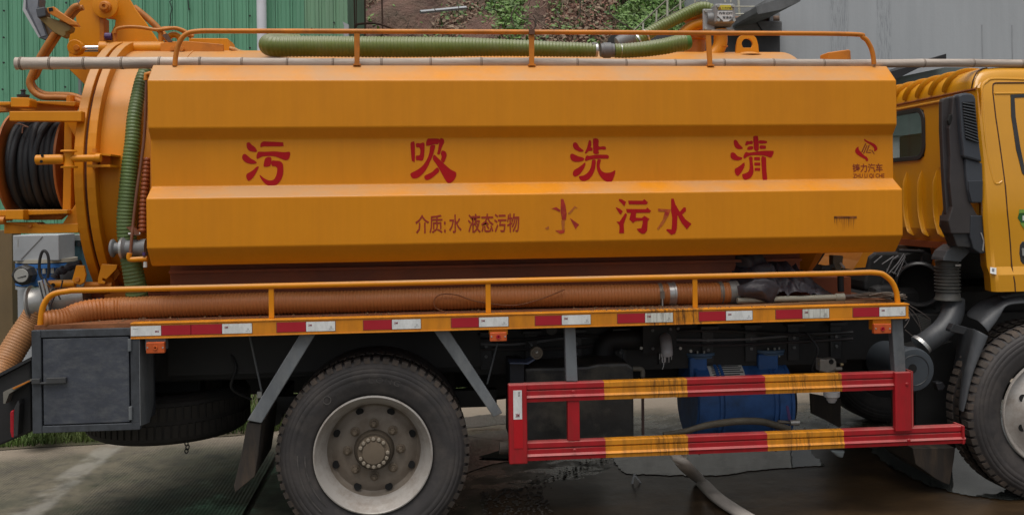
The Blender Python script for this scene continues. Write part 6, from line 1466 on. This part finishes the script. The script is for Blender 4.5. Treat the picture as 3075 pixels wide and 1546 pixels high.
# tarpaulin
tr = thing('tarpaulin', 'crumpled dark purple grey tarpaulin heaped on the deck against the tank', 'tarpaulin', (1.9, .45, 1.2))
def tarp():
    V = []; Fa = []; nx, ny = 110, 40; x0_, x1_ = P(2085,900,.4).x, P(2530,900,.3).x
    for i in range(nx+1):
        for j in range(ny+1):
            u = i/nx; v = j/ny; x = x0_+(x1_-x0_)*u; k_ = max(0, min(1, (u-.22)/.14)); y = (.36*(1-k_)+.15*k_)+(.12+.22*k_)*v+.05*noise.noise(Vector((u*4,v*3,9)))*k_
            env = min(1, u*4.5)*min(1, (1-u)*3.0); top_ = .20*math.exp(-((u-.30)/.20)**2)+.155*math.exp(-((u-.62)/.28)**2)
            h = env**.6*(.02+1.05*top_*(.15+.85*min(1, v*1.6)))
            q = Vector((u*5+v*2.2, v*2.5-u*1.5, 0)); ph_ = u*7+v*2.4+1.6*noise.noise(q*.9); f = abs(ph_%1-.5)*.085+abs((ph_*1.9+v*3+noise.noise(q*2))%1-.5)*.045+abs(noise.noise(q*2.2))*.06
            z = 1.24+h+(f-.03)*env*(.5+v); z = max(1.2395, z)
            V.append((x+.02*noise.noise(q*2), y-.03*noise.noise(q*1.7+Vector((0,0,3))), z))
    for i in range(nx):
        for j in range(ny): a = i*(ny+1)+j; Fa.append((a, a+ny+1, a+ny+2, a+1))
    return V, Fa
o = obj('cloth', tarp(), cloth, tr, smooth=True, ang=70)
# fold hanging in front of the lance
def fold():
    pts = Y8((800,330),(880,300),(960,270),(1060,262),(1150,290),(1180,340),(1160,400),(1150,440),(1130,480),(1095,490),(1050,470),(960,445),(880,430),(810,415))
    V = []; c0 = P(*Y8((1010,370))[0], .115); out = [P(a, b, .13) for a, b in pts]; n = len(out); Fa = []
    rings = 6
    for k in range(rings+1):
        t = k/rings
        for i, p in enumerate(out):
            q = c0.lerp(p, t); q = q+Vector((0, -.03*(1-t*t)*(.5+abs(noise.noise(q*14)))+.02*noise.noise(q*11+Vector((k,0,0)))*t, 0)); V.append(q)
    for k in range(rings):
        for i in range(n): Fa.append((k*n+i, k*n+(i+1)%n, (k+1)*n+(i+1)%n, (k+1)*n+i))
    return V, Fa
obj('hanging_fold', fold(), cloth, tr, smooth=True, ang=80)
# layflat hose
lf = thing('layflat_hose', 'pale grey flat hose curving over the wet ground below the guard rail', 'hose', (1.7, .4, 0))
lp_ = [P(2005,1310,.32), P(2030,1352,.28), P(2052,1392,.24)]
gpts = [G(2100,1440,.03), G(2150,1490,.03), G(2200,1525,.03), G(2262,1562,.02), G(2360,1610,.02)]
def flat(path, w_, t_):
    V = []; Fa = []; path = smoothpts(path, 8); m = len(path)
    for i, p in enumerate(path):
        d = (path[min(i+1,m-1)]-path[max(i-1,0)]); d.z *= .3; d.normalize(); s = Vector((-d.y, d.x, 0)).normalized() if (abs(d.x)+abs(d.y)) > .05 else Vector((1,0,0))
        for k in range(12): a = 2*pi*k/12; V.append(p+s*(cos(a)*w_)+Vector((0,0,1))*(sin(a)*t_))
    for i in range(m-1):
        for k in range(12): a = i*12+k; b = i*12+(k+1)%12; Fa.append((a,b,b+12,a+12))
    return V, Fa+[tuple(range(11,-1,-1)), tuple(range((m-1)*12, m*12))]
obj('hose_body', flat(lp_+gpts, .047, .026), mat('layflat_grey', (.44,.40,.36), .55, var=.12, dirt=(.20,.175,.15), damt=.5), lf, smooth=True, ang=60)
sd_ = thing('small_wooden_stake', 'pale forked stick standing in mud under the guard rail', 'stick', tuple(G(1900,1452)))
obj('stick', tube([G(1898,1452,0), P(1905,1420,G(1898,1452).y)], .006, 6), sack, sd_); obj('fork', tube([P(1905,1424,G(1898,1452).y), G(1925,1450,0)], .005, 6), sack, sd_)

# lines and brackets under the deck
r_ = random.Random(11)
for i in range(9):
    x = .35+i*.27; obj('frame_bracket', join(box(x, x+.07, .645, .66, .83, 1.06), box(x-.02, x+.09, .60, .66, 1.04, 1.06)), black_plastic, T, bevel=.003)
    for dz in (.04, .10): obj('bracket_bolt', cyl((x+.035, .645, .87+dz), (x+.035, .635, .87+dz), .010, 6), greyplastic, T)
for k, (z, y, rr2) in enumerate(((1.01,.63,.011),(.985,.64,.008),(.955,.63,.009))):
    obj('air_line', tube(smoothpts([(x, y+.02*r_.random(), z+.02*r_.uniform(-1,1)) for x in [-1.2+j*.35 for j in range(12)]], 5), rr2, 8), (black_plastic, mat('grey_cable',(0,0,0)), brown_plastic)[k], T, smooth=True)
for x in (-1.1, .62, 1.15, 2.35):
    obj('cable_drop', tube(smoothpts([(x,.62,1.0),(x+.05,.58,.9),(x+.02,.6,.78),(x+.12,.66,.70)], 5), .008, 8), black_plastic, T, smooth=True)
obj('air_reservoir', lathe([(0,.02),(.01,.09),(.03,.12),(.55,.12),(.57,.09),(.58,.02)], (1.95,.95,.80), (1,0,0), 28), black_plastic, T, smooth=True)

for i in range(9):
    r = random.Random(i+50); q = p4(1385+i*13, 322, .36); l = r.uniform(.01, .05)
    obj('drip', tube([q, q+Vector((r.uniform(-.004,.004), 0, -l))], .0022, 5), mat('water_drip', (.5,.5,.5), .1), op)
for k, pts in enumerate((((1412,340),(1405,380),(1420,410),(1408,455)), ((1425,330),(1422,360),(1428,400)))):
    obj('drip', tube(smoothpts([p4(a, b, .36) for a, b in pts], 4), .0025, 5), mat('water_drip', (0,0,0)), op)

# ---- never deeper than thing > part > sub-part
def chain(o):
    c = [o]
    while c[-1].parent: c.append(c[-1].parent)
    return c[::-1]
for o in list(sc.objects):
    c = chain(o)
    if len(c) > 3:
        o.parent = c[1]; o.matrix_parent_inverse = Matrix.Translation(-WL.get(c[1].name, Vector()))
